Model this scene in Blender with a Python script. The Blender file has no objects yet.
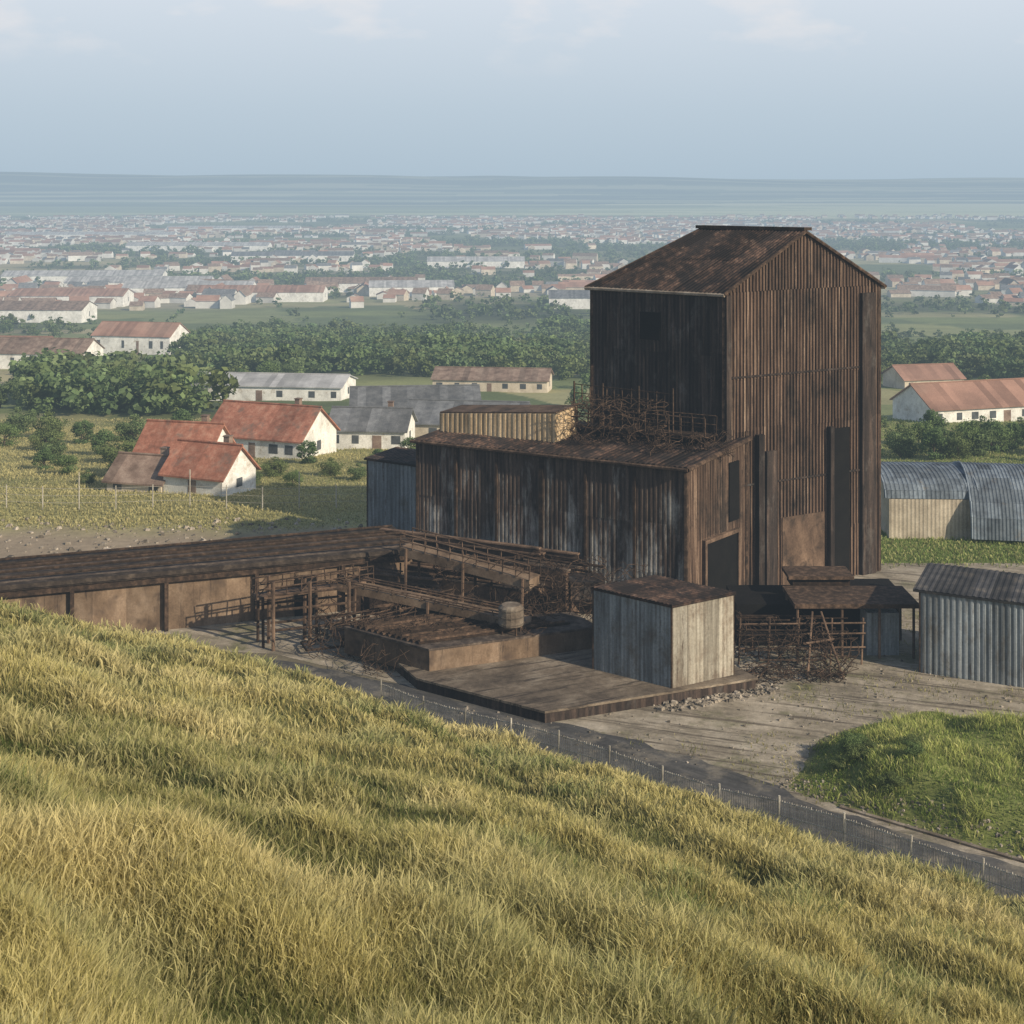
import bpy, math, random
import numpy as np
from mathutils import Vector
random.seed(7); rng=np.random.default_rng(7)
scene=bpy.context.scene
COL=scene.collection
scene.view_settings.view_transform='Standard'; scene.view_settings.look='None'; scene.view_settings.exposure=0

# ------------------------------------------------------------ terrain maths
def ss(a,b,x):
    t=np.clip((x-a)/(b-a),0,1); return t*t*(3-2*t)
def vn(x,y,s,seed=0):
    x=np.asarray(x,dtype=float)/s+seed*17.3; y=np.asarray(y,dtype=float)/s+seed*5.7
    i=np.floor(x); j=np.floor(y); fx=x-i; fy=y-j
    fx=fx*fx*(3-2*fx); fy=fy*fy*(3-2*fy)
    def h(a,b):
        q=np.sin(a*127.1+b*311.7+seed*74.7)*43758.5453; return q-np.floor(q)
    return (h(i,j)*(1-fx)+h(i+1,j)*fx)*(1-fy)+(h(i,j+1)*(1-fx)+h(i+1,j+1)*fx)*fy
def fbm(x,y,s,seed=0,o=3):
    r=0;a=1;t=0
    for k in range(o):
        r=r+a*vn(x*.8+y*.6,y*.8-x*.6,s/(2**k),seed+k); t+=a; a*=.5
    return r/t
def fbm0(x,y,s,seed=0,o=4):
    r=0;a=1;t=0
    for k in range(o): r=r+a*vn(x,y,s/(2**k),seed+k); t+=a; a*=.6
    return r/t
VY=[-100,125,150,200,300,400,500,600,800,1000,2000,6000,20000]
VZ=[0,0,-2,-6,-14,-22,-29,-34,-40,-44,-50,-50,-50]
def dt(X,Y):
    px=X-20; py=Y-55.7
    return -.622*px-.783*py, -.783*px+.622*py
def dprime(X,Y):
    d,t=dt(X,Y); return d-.52*np.maximum(0,t-40)
def hum(X,Y):
    a=fbm(X,Y,12,2,2); b=fbm(X,Y*1.15,4.2,4,2); c=vn(X*.8+Y*.6,Y*.8-X*.6,1.6,14)
    return a,1-np.abs(2*b-1)**1.2,c
def terr(X,Y):
    X=np.asarray(X,dtype=float);Y=np.asarray(Y,dtype=float)
    z=np.interp(Y,VY,VZ)
    z=z+ss(5500,9500,Y)*(58+85*fbm0(X,Y*.3,2200,3,3)-X/260)
    z=z+ss(150,400,Y)*(1-ss(2000,4000,Y))*3*(fbm(X,Y,180,5)-.5)
    z=z+ss(108,120,Y)*(1-ss(400,800,Y))*.8*(fbm(X,Y,14,9)-.5)
    d=dprime(X,Y)
    hill=.42*np.minimum(d,70)*ss(2,9.5,d)
    amp=ss(3,12,d)
    a,b,c=hum(X,Y)
    hill=hill+amp*(1.5*(a-.5)+1.15*(b-.65)+.6*(c-.5))
    hill=np.where(d>2,hill,0)
    d0,t0=dt(X,Y)
    m=ss(-2.8,-6.0,d0)*ss(12.5,8.0,t0+4*(vn(X,Y,3,8)-.5))*(1-ss(69,75,Y+4*(vn(X,Y,3,6)-.5)))
    m=m*(1-ss(60,80,X))
    mound=m*(.25+2.0*fbm(X,Y,5,12,2)**1.6+.8*fbm(X,Y,2.0,22,2)**1.5)
    return np.where(Y<118,hill+mound,z)
def zt(x,y): return float(terr(x,y))

# ------------------------------------------------------------ materials
HAZE=(.365,.465,.55,1); HD=1900.0; HMAX=.90  # painted distance haze: a glowing haze colour mixed into every material
class NT:
    def __init__(s,name):
        s.m=bpy.data.materials.new(name); s.m.use_nodes=True; s.t=s.m.node_tree; s.t.nodes.clear()
        try: s.m.cycles.emission_sampling='NONE'
        except Exception: pass
    def n(s,ty,**k):
        x=s.t.nodes.new(ty)
        for a,b in k.items(): setattr(x,a,b)
        return x
    def l(s,a,b): s.t.links.new(a,b)
    def pos(s):
        return s.n('ShaderNodeNewGeometry').outputs['Position']
    def noise(s,vec,scale,detail=4,rough=.6,stretch=(1,1,1),rot=0):
        mp=s.n('ShaderNodeMapping'); mp.inputs['Scale'].default_value=stretch; s.l(vec,mp.inputs['Vector'])
        if rot:
            m0=s.n('ShaderNodeMapping'); m0.inputs['Rotation'].default_value=(0,0,rot); s.l(vec,m0.inputs['Vector']); s.l(m0.outputs[0],mp.inputs['Vector'])
        q=s.n('ShaderNodeTexNoise'); q.inputs['Scale'].default_value=scale; q.inputs['Detail'].default_value=detail; q.inputs['Roughness'].default_value=rough
        s.l(mp.outputs[0],q.inputs['Vector']); return q.outputs['Fac']
    def ramp(s,fac,stops):
        r=s.n('ShaderNodeValToRGB'); e=r.color_ramp.elements
        while len(e)<len(stops): e.new(.5)
        for q,(p,c) in zip(e,stops): q.position=p; q.color=(c[0],c[1],c[2],1)
        s.l(fac,r.inputs[0]); return r.outputs[0]
    def math(s,op,a,b=None):
        m=s.n('ShaderNodeMath',operation=op)
        for i,v in enumerate((a,b)):
            if v is None: continue
            if isinstance(v,(int,float)): m.inputs[i].default_value=v
            else: s.l(v,m.inputs[i])
        return m.outputs[0]
    def mix(s,f,a,b,mode='MIX'):
        m=s.n('ShaderNodeMix',data_type='RGBA',blend_type=mode)
        if isinstance(f,(int,float)): m.inputs[0].default_value=f
        else: s.l(f,m.inputs[0])
        for i,v in ((6,a),(7,b)):
            if isinstance(v,tuple): m.inputs[i].default_value=(v[0],v[1],v[2],1)
            else: s.l(v,m.inputs[i])
        return m.outputs[2]
    def scale(s,c,f):
        v=s.n('ShaderNodeVectorMath',operation='SCALE'); s.l(c,v.inputs[0])
        if isinstance(f,(int,float)): v.inputs[3].default_value=f
        else: s.l(f,v.inputs[3])
        return v.outputs[0]
    def attr(s,name):
        a=s.n('ShaderNodeAttribute'); a.attribute_name=name; return a
    def bump(s,h,dist=.05,st=.6):
        b=s.n('ShaderNodeBump'); b.inputs['Strength'].default_value=st; b.inputs['Distance'].default_value=dist; s.l(h,b.inputs['Height']); return b.outputs[0]
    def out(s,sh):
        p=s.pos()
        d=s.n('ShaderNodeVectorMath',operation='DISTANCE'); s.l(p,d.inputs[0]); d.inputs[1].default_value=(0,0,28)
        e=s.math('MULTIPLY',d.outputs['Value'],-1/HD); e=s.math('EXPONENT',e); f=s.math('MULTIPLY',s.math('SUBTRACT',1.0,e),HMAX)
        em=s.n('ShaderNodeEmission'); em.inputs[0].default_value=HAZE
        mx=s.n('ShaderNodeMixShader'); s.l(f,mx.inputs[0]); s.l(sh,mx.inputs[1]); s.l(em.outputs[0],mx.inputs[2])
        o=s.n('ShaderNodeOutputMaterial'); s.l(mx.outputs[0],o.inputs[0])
        return s.m
    def pbr(s,col,rough=.85,nrm=None,spec=.25,metal=0):
        p=s.n('ShaderNodeBsdfPrincipled')
        if isinstance(col,tuple): p.inputs['Base Color'].default_value=(*col[:3],1)
        else: s.l(col,p.inputs['Base Color'])
        p.inputs['Roughness'].default_value=rough; p.inputs['Specular IOR Level'].default_value=spec; p.inputs['Metallic'].default_value=metal
        if nrm is not None: s.l(nrm,p.inputs['Normal'])
        return p.outputs[0]
def weather(name,stops,scale=1.0,stretch=(1,1,1),detail=6,rough=.85,bump=.02,bscale=8,tint=1.0,spec=.2,over=None,overthr=(.5,.65),overscale=.5,overstretch=(1,1,1),over2=None,o2thr=(.6,.7),o2scale=1.5,o2stretch=(1,1,1),rot=0,gain=1.0,zgrad=None):
    N=NT(name); p=N.pos()
    f=N.noise(p,scale,detail,.65,stretch,rot); c=N.ramp(f,stops)
    if over is not None:
        g=N.noise(p,overscale,7,.7,overstretch)
        if zgrad:
            sp=N.n('ShaderNodeSeparateXYZ'); N.l(p,sp.inputs[0]); mr=N.n('ShaderNodeMapRange'); N.l(sp.outputs[2],mr.inputs[0]); mr.inputs[1].default_value=zgrad[0]; mr.inputs[2].default_value=zgrad[1]; mr.inputs[3].default_value=zgrad[2]; mr.inputs[4].default_value=zgrad[3]; g=N.math('ADD',g,mr.outputs[0])
        mk=N.ramp(g,[(overthr[0],(0,0,0)),(overthr[1],(1,1,1))])
        c=N.mix(mk,c,over)
    if over2 is not None:
        g=N.noise(p,o2scale,7,.75,o2stretch,rot); mk=N.ramp(g,[(o2thr[0],(0,0,0)),(o2thr[1],(1,1,1))])
        c=N.mix(mk,c,over2)
    big=N.noise(p,.25,4,.6); k=N.math('ADD',N.math('MULTIPLY',big,.9*gain),.55*gain); c=N.scale(c,k)
    if tint: 
        a=N.attr('tint').outputs['Fac']; k=N.math('ADD',N.math('MULTIPLY',a,tint*1.2),1-.6*tint); c=N.scale(c,k)
    fine=N.noise(p,bscale,6,.7)
    c=N.scale(c,N.math('ADD',N.math('MULTIPLY',fine,1.1),.45))
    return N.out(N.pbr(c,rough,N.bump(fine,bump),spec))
V=(3.2,3.2,.16)
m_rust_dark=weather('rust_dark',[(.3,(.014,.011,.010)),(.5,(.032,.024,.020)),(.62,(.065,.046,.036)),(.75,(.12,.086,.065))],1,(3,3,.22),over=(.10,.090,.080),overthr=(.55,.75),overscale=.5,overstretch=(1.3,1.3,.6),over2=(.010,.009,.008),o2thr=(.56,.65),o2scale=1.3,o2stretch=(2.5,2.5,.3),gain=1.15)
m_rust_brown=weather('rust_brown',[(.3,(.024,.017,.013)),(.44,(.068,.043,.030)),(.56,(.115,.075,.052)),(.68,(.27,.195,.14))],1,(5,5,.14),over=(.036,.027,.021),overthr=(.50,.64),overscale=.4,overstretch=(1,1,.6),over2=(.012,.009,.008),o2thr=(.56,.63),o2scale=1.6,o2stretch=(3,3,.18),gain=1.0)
m_rust_steel=weather('rust_steel',[(.3,(.018,.013,.010)),(.5,(.052,.034,.023)),(.7,(.13,.084,.056))],2.5,(1,1,1))
m_rust_roof=weather('rust_roof',[(.3,(.018,.014,.013)),(.48,(.042,.029,.023)),(.6,(.10,.06,.043)),(.75,(.23,.17,.13))],1.8,(1,1,1),tint=1,over=(.020,.016,.015),overthr=(.46,.57),overscale=.7)
m_plank=weather('plank_deck',[(.3,(.026,.020,.017)),(.5,(.068,.052,.041)),(.7,(.16,.125,.095))],1.6,(1,1,1),tint=1)
m_rust_warm=weather('rust_warm',[(.3,(.045,.030,.021)),(.5,(.105,.069,.047)),(.7,(.19,.128,.087))],.8,(1,1,.6),over=(.04,.029,.022),overthr=(.52,.64),overscale=.7,over2=(.022,.017,.014),o2thr=(.58,.66),o2scale=1.8,o2stretch=(2,2,.2))
m_brownwall=weather('brown_wall',[(.3,(.085,.058,.038)),(.5,(.165,.115,.076)),(.7,(.25,.185,.13))],.8,(1,1,.6),over=(.07,.05,.037),overthr=(.54,.66),overscale=.5,over2=(.05,.036,.028),o2thr=(.57,.67),o2scale=1.2,o2stretch=(2,2,.2))  # brighter brown than rust_warm, with a sunlit tone put into the colour
m_tan=weather('tan_sheet',[(.3,(.24,.165,.095)),(.5,(.42,.31,.185)),(.7,(.54,.42,.28))],1.2,(2,2,.3),gain=1.15)
m_annex=weather('annex_sheet',[(.3,(.020,.016,.014)),(.45,(.048,.034,.027)),(.6,(.095,.069,.053)),(.75,(.17,.14,.11))],1,(2.6,2.6,.25),over=(.29,.28,.255),overthr=(.53,.72),overscale=.7,overstretch=(1.4,1.4,.35),over2=(.026,.020,.017),o2thr=(.54,.63),o2scale=1.1,o2stretch=(2.4,2.4,.25),gain=1.2,zgrad=(2.0,9.5,.17,-.06))
m_grey=weather('grey_metal',[(.3,(.10,.105,.105)),(.45,(.19,.21,.22)),(.6,(.27,.30,.315)),(.75,(.36,.375,.37))],1,V,over=(.125,.115,.10),overthr=(.52,.70),overscale=.7,overstretch=(1,1,.7),over2=(.08,.06,.048),o2thr=(.58,.68),o2scale=1.5,o2stretch=(2.5,2.5,.3))
m_pale=weather('pale_sheet',[(.3,(.17,.145,.11)),(.5,(.34,.31,.25)),(.7,(.46,.43,.36))],1,V,over=(.20,.16,.12),overthr=(.48,.64),overscale=.8,overstretch=(1,1,.6),over2=(.09,.065,.05),o2thr=(.57,.67),o2scale=1.8,o2stretch=(2.5,2.5,.3))
m_blueroof=weather('blue_grey_roof',[(.3,(.085,.10,.12)),(.5,(.145,.175,.205)),(.7,(.21,.245,.275))],1.1,(1,1,1),over=(.19,.17,.14),overthr=(.58,.73),overscale=.6)
m_conc=weather('old_concrete',[(.3,(.09,.07,.052)),(.5,(.18,.145,.11)),(.7,(.29,.25,.20))],.9,(1,1,1),detail=8,bump=.03)
m_slab=weather('slab_top',[(.3,(.07,.055,.042)),(.5,(.16,.127,.093)),(.68,(.28,.235,.18))],.5,(1,1,1),detail=10,bump=.05,bscale=3,over2=(.055,.044,.035),o2thr=(.52,.61),o2scale=1.0,o2stretch=(.3,3,1),rot=-.45)
m_asph=weather('asphalt',[(.3,(.040,.040,.040)),(.5,(.075,.073,.070)),(.7,(.13,.122,.112))],.7,(.3,1.5,1),detail=8,bscale=5,rot=.67,over=(.21,.185,.145),overthr=(.50,.68),overscale=.6)
m_dirt=weather('yard_dirt',[(.28,(.14,.122,.09)),(.45,(.28,.24,.18)),(.6,(.39,.34,.265)),(.75,(.49,.44,.35))],.35,(1,1.6,1),detail=10,bump=.08,bscale=2.5,over=(.13,.13,.06),overthr=(.53,.67),overscale=.22,over2=(.12,.10,.075),o2thr=(.53,.60),o2scale=.8,o2stretch=(.10,2.4,1),rot=.35)
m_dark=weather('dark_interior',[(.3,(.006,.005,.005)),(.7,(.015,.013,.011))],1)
m_red=weather('red_tile',[(.3,(.20,.09,.058)),(.5,(.33,.14,.09)),(.7,(.41,.225,.155))],1.4,(1,1,1),over=(.16,.11,.085),overthr=(.53,.68),overscale=.5)
m_brown=weather('brown_tile',[(.3,(.12,.08,.06)),(.5,(.21,.15,.115)),(.7,(.30,.23,.18))],.8,(1,1,1))
m_tred=weather('faded_red_tile',[(.3,(.20,.12,.09)),(.5,(.29,.17,.125)),(.7,(.34,.23,.175))],.05,(1,1,1))
m_groof=weather('grey_slate',[(.3,(.085,.09,.098)),(.5,(.14,.145,.15)),(.7,(.20,.205,.21))],.8,(1,1,1))
m_proof=weather('pale_sheet_roof',[(.3,(.26,.26,.26)),(.5,(.36,.36,.36)),(.7,(.44,.44,.43))],.3,(1,1,1))
m_shroof=weather('dark_sheet_roof',[(.3,(.030,.030,.032)),(.5,(.055,.054,.056)),(.7,(.10,.095,.09))],.8,(1,1,1),over=(.13,.11,.09),overthr=(.56,.70),overscale=.8)
m_white=weather('white_render',[(.3,(.46,.45,.42)),(.5,(.62,.61,.57)),(.7,(.72,.71,.67))],.6,(1,1,1),bump=.005,over=(.38,.34,.28),overthr=(.54,.70),overscale=.9)
m_twhite=weather('town_render',[(.3,(.42,.41,.38)),(.5,(.55,.54,.50)),(.7,(.64,.62,.58))],.05,(1,1,1),bump=.0)
m_cream=weather('cream_render',[(.3,(.34,.29,.22)),(.5,(.46,.40,.31)),(.7,(.55,.49,.40))],.6,(1,1,1),bump=.005)
m_glass=weather('window_glass',[(.3,(.05,.055,.06)),(.7,(.10,.11,.12))],1,rough=.25,spec=.5)
m_fence=weather('galvanised_fence',[(.3,(.26,.24,.20)),(.6,(.40,.375,.32))],2)
m_bark=weather('bark',[(.3,(.04,.03,.02)),(.7,(.09,.07,.05))],3)
m_stone=weather('rubble_stone',[(.3,(.12,.10,.075)),(.5,(.22,.19,.15)),(.7,(.34,.30,.25))],2)
def colmat(name,trans=0.0,noise=True,bump=.05,ns=1.2):
    N=NT(name); c=N.attr('Col').outputs['Color']; p=N.pos(); nr=None
    if noise:
        a=N.noise(p,ns,8,.7); b=N.noise(p,.06,6,.65)
        c=N.scale(c,N.math('ADD',N.math('MULTIPLY',a,1.1),.45)); c=N.scale(c,N.math('ADD',N.math('MULTIPLY',b,1.0),.5))
        nr=N.bump(a,bump)
    sh=N.pbr(c,.9,nr,.12)
    if trans:
        t=N.n('ShaderNodeBsdfTranslucent'); N.l(c,t.inputs[0]); m=N.n('ShaderNodeMixShader'); m.inputs[0].default_value=trans
        N.l(sh,m.inputs[1]); N.l(t.outputs[0],m.inputs[2]); sh=m.outputs[0]
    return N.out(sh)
m_ground=colmat('ground_cover',0,True,.12)
m_grass=colmat('grass_blades',.36,False)
m_leaf=colmat('leaves',.22,False)

# ------------------------------------------------------------ object helpers
def setp(o,label=None,cat=None,kind=None,group=None):
    if label:o['label']=label
    if cat:o['category']=cat
    if kind:o['kind']=kind
    if group:o['group']=group
    return o
def thing(name,base,label,cat,group=None):
    e=bpy.data.objects.new(name,None); e.empty_display_size=.5; e.location=base; COL.objects.link(e)
    return setp(e,label,cat,None,group)
class B:
    def __init__(s): s.v=[];s.f=[];s.t=[];s.m=[]
    def face(s,pts,t=.5,m=0):
        i=len(s.v); s.v+= [tuple(p) for p in pts]; s.t+=[t]*len(pts); s.f.append(tuple(range(i,i+len(pts)))); s.m.append(m)
    def hexa(s,b,tp,t=.5,m=0):
        i=len(s.v); s.v+=[tuple(p) for p in b]+[tuple(p) for p in tp]; s.t+=[t]*8
        for f in ((3,2,1,0),(4,5,6,7),(0,1,5,4),(1,2,6,5),(2,3,7,6),(3,0,4,7)):
            s.f.append(tuple(i+k for k in f)); s.m.append(m)
    def box(s,o,u,v,a0,a1,b0,b1,z0,z1,t=.5,m=0):
        q=[(a0,b0),(a1,b0),(a1,b1),(a0,b1)]
        P=[(o[0]+u[0]*a+v[0]*b,o[1]+u[1]*a+v[1]*b) for a,b in q]
        s.hexa([(x,y,z0) for x,y in P],[(x,y,z1) for x,y in P],t,m)
    def tube(s,p,q,r,n=6,t=.5,m=0,r2=None):
        p=Vector(p);q=Vector(q);d=q-p
        if d.length<1e-5: return
        d.normalize(); a=d.orthogonal().normalized(); b=d.cross(a); r2=r if r2 is None else r2
        i=len(s.v)
        for c,rr in((p,r),(q,r2)):
            for k in range(n):
                w=2*math.pi*k/n; x=c+(a*math.cos(w)+b*math.sin(w))*rr; s.v.append(tuple(x)); s.t.append(t)
        for k in range(n):
            s.f.append((i+k,i+(k+1)%n,i+n+(k+1)%n,i+n+k)); s.m.append(m)
        s.f.append(tuple(i+n-1-k for k in range(n))); s.m.append(m)
        s.f.append(tuple(i+n+k for k in range(n))); s.m.append(m)
    def path(s,ps,r,n=5,t=.5):
        for a,b in zip(ps[:-1],ps[1:]): s.tube(a,b,r,n,t)
    def panels(s,a,b,c,d,pw=1.2,vs=(0,1),pitch=.4,amp=.06,jit=.03,hole=0.,t=(.2,.8),m=0,flip=1,rnd=random):
        a,b,c,d=map(Vector,(a,b,c,d)); nrm=((b-a).cross((d-a) if (d-a).length>.01 else (c-a))).normalized()*flip
        W=(b-a).length; nu=max(1,round(W/pw))
        for j in range(len(vs)-1):
            for i in range(nu):
                if rnd.random()<hole: continue
                off=rnd.random()*jit+.01; tt=rnd.uniform(*t)
                s0=i/nu; s1=(i+1)/nu; nr=max(1,round((s1-s0)*W/pitch))
                cols=[]
                for k in range(nr):
                    for fr,o in((0,0),(.35,0),(.5,1),(.85,1)): cols.append(((k+fr)/nr,o*amp))
                cols.append((1,0))
                v0=vs[j]-(.01 if j else 0); v1=vs[j+1]; prev=None
                for fr,o in cols:
                    u=s0+(s1-s0)*fr
                    P=[]
                    for v in(v0,v1):
                        q=(a*(1-u)+b*u)*(1-v)+(d*(1-u)+c*u)*v+nrm*(off+o); P.append(q)
                    if prev: 
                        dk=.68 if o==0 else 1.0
                        s.face([prev[0],P[0],P[1],prev[1]],tt*dk,m)
                    prev=P
    def mesh(s,name,base=(0,0,0),mats=()):
        me=bpy.data.meshes.new(name); bx,by,bz=base
        me.from_pydata([(x-bx,y-by,z-bz) for x,y,z in s.v],[],s.f)
        for m in mats: me.materials.append(m)
        if len(mats)>1: me.polygons.foreach_set('material_index',s.m)
        at=me.attributes.new('tint','FLOAT','POINT'); at.data.foreach_set('value',s.t); me.update(); return me
def part(name,b,mat,par,label=None):
    mats=mat if isinstance(mat,(list,tuple)) else [mat]
    me=b.mesh(name,par.location if par.parent is None else par.parent.location,mats)
    o=bpy.data.objects.new(name,me); COL.objects.link(o); o.parent=par
    if label:o['label']=label
    return o
def solo(name,b,mat,base,label=None,cat=None,kind=None,group=None):
    mats=mat if isinstance(mat,(list,tuple)) else [mat]
    o=bpy.data.objects.new(name,b.mesh(name,base,mats)); o.location=base; COL.objects.link(o)
    return setp(o,label,cat,kind,group)
def npmesh(name,verts,loops,starts,totals,col=None,mat=None,mi=None,mats=None):
    me=bpy.data.meshes.new(name)
    me.vertices.add(len(verts)); me.vertices.foreach_set('co',np.asarray(verts,dtype=np.float32).ravel())
    me.loops.add(len(loops)); me.loops.foreach_set('vertex_index',np.asarray(loops,dtype=np.int32))
    me.polygons.add(len(starts)); me.polygons.foreach_set('loop_start',np.asarray(starts,dtype=np.int32))
    try: me.polygons.foreach_set('loop_total',np.asarray(totals,dtype=np.int32))
    except Exception: pass
    if mats:
        for m in mats: me.materials.append(m)
    elif mat: me.materials.append(mat)
    if mi is not None: me.polygons.foreach_set('material_index',np.asarray(mi,dtype=np.int32))
    if col is not None:
        at=me.attributes.new('Col','FLOAT_COLOR','POINT'); c=np.ones((len(verts),4),dtype=np.float32); c[:,:3]=col; at.data.foreach_set('color',c.ravel())
    me.update(calc_edges=True); me.validate()
    return me
def link(name,me,**k):
    o=bpy.data.objects.new(name,me); COL.objects.link(o); return setp(o,**k)
def lerp(a,b,t): return tuple(x+(y-x)*t for x,y in zip(a,b))

# ------------------------------------------------------------ ground sheet
def axis(lo,hi,step,g,far):
    a=list(np.arange(lo,hi+1e-6,step)); s=step; x=a[-1]
    while x<far: s*=g; x+=s; a.append(x)
    return a
xp=axis(0,60,.6,1.035,9500); xs=np.array([-x for x in xp[:0:-1]]+xp)
ysl=axis(-40,130,.55,1.018,15000); ys=np.array(ysl)
GX,GY=np.meshgrid(xs,ys); GZ=terr(GX,GY)
def hashv(a,b,s=0):
    q=np.sin(a*12.9898+b*78.233+s*37.7)*43758.5453; return q-np.floor(q)
def ellmask(X,Y,ax0,ax1,y0,y1,e=.03,f=.08):
    r=X/np.maximum(Y,1)
    return ss(ax0-e,ax0+e,r)*(1-ss(ax1-e,ax1+e,r))*ss(y0*(1-f),y0*(1+f),Y)*(1-ss(y1*(1-f),y1*(1+f),Y))
def woodmask(X,Y):
    n=fbm(X,Y,60,21)
    m=np.zeros_like(n)
    for z in ((-.25,.06,300,520),(-.34,-.20,212,285),(.10,.45,300,420),(-.50,-.12,960,1080),(-.06,.06,620,800),(.18,.55,1500,1800),(-.5,-.32,560,640),(.02,.14,420,560),(.25,.5,700,800),(-.1,.12,1350,1450),(.25,.5,1000,1080),(-.35,-.15,1500,1580)):
        m=np.maximum(m,ellmask(X,Y,*z))
    n2=fbm(X,Y*1.6,190,61)
    m=np.maximum(m,ss(700,800,Y)*(1-ss(2600,3000,Y))*ss(.61,.67,n2)*.9)
    return m*ss(.26,.44,n)
def townmask(X,Y):
    n=fbm(X,Y*.5,260,33)
    m=ss(700,760,Y)*(1-ss(2700,3100,Y))*ss(.30,.41,n)
    m=m*(1-.85*ellmask(X,Y,-.2,.2,640,820))
    return m*(1-ss(.15,.4,woodmask(X,Y)))
def groundcol(X,Y):
    pal=np.array([(.17,.20,.08),(.23,.245,.105),(.36,.32,.18),(.12,.15,.065),(.30,.285,.145),(.20,.225,.10)])
    w=np.where(Y<900,70,260); h=np.where(Y<900,38,150)
    wx=X+Y*.25+14*fbm(X,Y,80,7); wy=Y-X*.12+10*fbm(X,Y,60,8)
    idx=(hashv(np.floor(wx/w),np.floor(wy/h),1)*6).astype(int)%6
    c=pal[idx]
    def mixc(c,m,col): return c*(1-m[...,None])+np.array(col)*m[...,None]
    d=dprime(X,Y)
    near=1-ss(170,215,Y+30*(fbm(X,Y,40,77)-.5))
    c=mixc(c,near,(.30,.28,.125))
    c=mixc(c,(1-ss(110,117,Y+5*(fbm(X,Y,5,3)-.5)))*(1-ss(-4,6,X)),(.28,.225,.16))
    c=mixc(c,ss(14,20,X)*(1-ss(135,160,Y)),(.15,.20,.06))
    c=mixc(c,(1-ss(98,104,Y)),(.15,.13,.09))
    c=mixc(c,ss(1,3,d)*(Y<118),(.10,.105,.04))
    d0,t0=dt(X,Y)
    vm=ss(-2.2,-3.2,d0)*ss(13,12,t0)*(1-ss(75,76,Y))*(X<90)
    c=mixc(c,vm*(Y<80),(.17,.19,.06))
    c=mixc(c,.6*townmask(X,Y)*(Y>250),(.28,.255,.21))
    c=mixc(c,woodmask(X,Y),(.06,.075,.035))
    far=ss(2700,3100,Y)
    fb=fbm0(X*.10,Y,210,41,4)
    fc=np.where((fb>.54)[...,None],np.array((.03,.05,.03)),np.where((fb>.45)[...,None],np.array((.18,.23,.10)),np.array((.62,.62,.38))))
    lf=ss(2900,3200,Y)*(1-ss(3900,4600,Y))
    fc=fc*(1-lf[...,None]*.5)+np.array((.44,.50,.26))*lf[...,None]*.5
    df=ss(5200,7500,Y); fc=fc*(1-df[...,None]*.35)+np.array((.04,.06,.05))*df[...,None]*.35
    c=c*(1-far[...,None])+fc*far[...,None]
    return c
gc=groundcol(GX,GY)
ny,nx=GX.shape; idx=np.arange(ny*nx).reshape(ny,nx)
q=np.stack([idx[:-1,:-1],idx[:-1,1:],idx[1:,1:],idx[1:,:-1]],-1).reshape(-1,4)
gm=npmesh('ground',np.stack([GX,GY,GZ],-1).reshape(-1,3),q.ravel(),np.arange(len(q))*4,np.full(len(q),4),gc.reshape(-1,3),m_ground)
gm.polygons.foreach_set('use_smooth',np.ones(len(q),dtype=bool))
link('ground',gm,kind='structure',label='grassy hill, flat yard and wide valley ground')

b=B(); b.face([(44.7,38.6,.012),(50,60,.012),(50,104,.012),(-26,104,.012),(-26,86,.012),(-14,84,.012),(-6.2,79,.012)][::1]); 
solo('yard',b,m_dirt,(0,0,0),'bare tan dirt yard around the derelict works',kind='structure')
rp0=[(67,18.4),(43.5,37),(20,55.7),(4.3,68.2),(-4,74.6),(-9,78),(-14,80.6),(-19,82.2),(-26,83.5)]
rp=[]
for p,q_ in zip(rp0[:-1],rp0[1:]):
    n=max(1,int(math.hypot(q_[0]-p[0],q_[1]-p[1])/1.0)); rp+=[lerp(p,q_,k/n) for k in range(n)]
rp.append(rp0[-1])
b=B(); prev=None
for i,p in enumerate(rp):
    a=rp[max(0,i-1)]; c=rp[min(len(rp)-1,i+1)]; dx,dy=c[0]-a[0],c[1]-a[1]; L=math.hypot(dx,dy); nx_,ny_=-dy/L,dx/L
    tt=float(dt(p[0],p[1])[1]); wide=1.1*float(ss(9,15,tt)*(1-ss(18,34,tt)))
    w=2.3+random.uniform(-.14,.14); w2=2.3+wide+random.uniform(-.3,.2)
    s1=(p[0]+nx_*w,p[1]+ny_*w); s2=(p[0]-nx_*w,p[1]-ny_*w)
    far_is_l=float(dt(*s1)[0])<float(dt(*s2)[0])
    wl,wr=(w2,w) if far_is_l else (w,w2)
    l=(p[0]+nx_*wl,p[1]+ny_*wl,.02); r=(p[0]-nx_*wr,p[1]-ny_*wr,.02)
    if prev: b.face([prev[0],prev[1],r,l]); 
    prev=(l,r)
solo('road',b,m_asph,(0,0,0),'narrow dusty asphalt road skirting the yard',kind='structure')
kb=B(); prevk=None
for t_ in range(-45,12,3):
    K=[(20-.783*t_-.622*d_,55.7+.622*t_-.783*d_) for d_ in (-2.62,-2.82)]
    if prevk: kb.hexa([(*prevk[0],0),(*K[0],0),(*K[1],0),(*prevk[1],0)],[(*prevk[0],.10),(*K[0],.10),(*K[1],.10),(*prevk[1],.10)],random.uniform(.3,.7))
    prevk=K
solo('road_kerb',kb,m_conc,(0,0,0),'low worn concrete kerb along the road',kind='structure')

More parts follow.
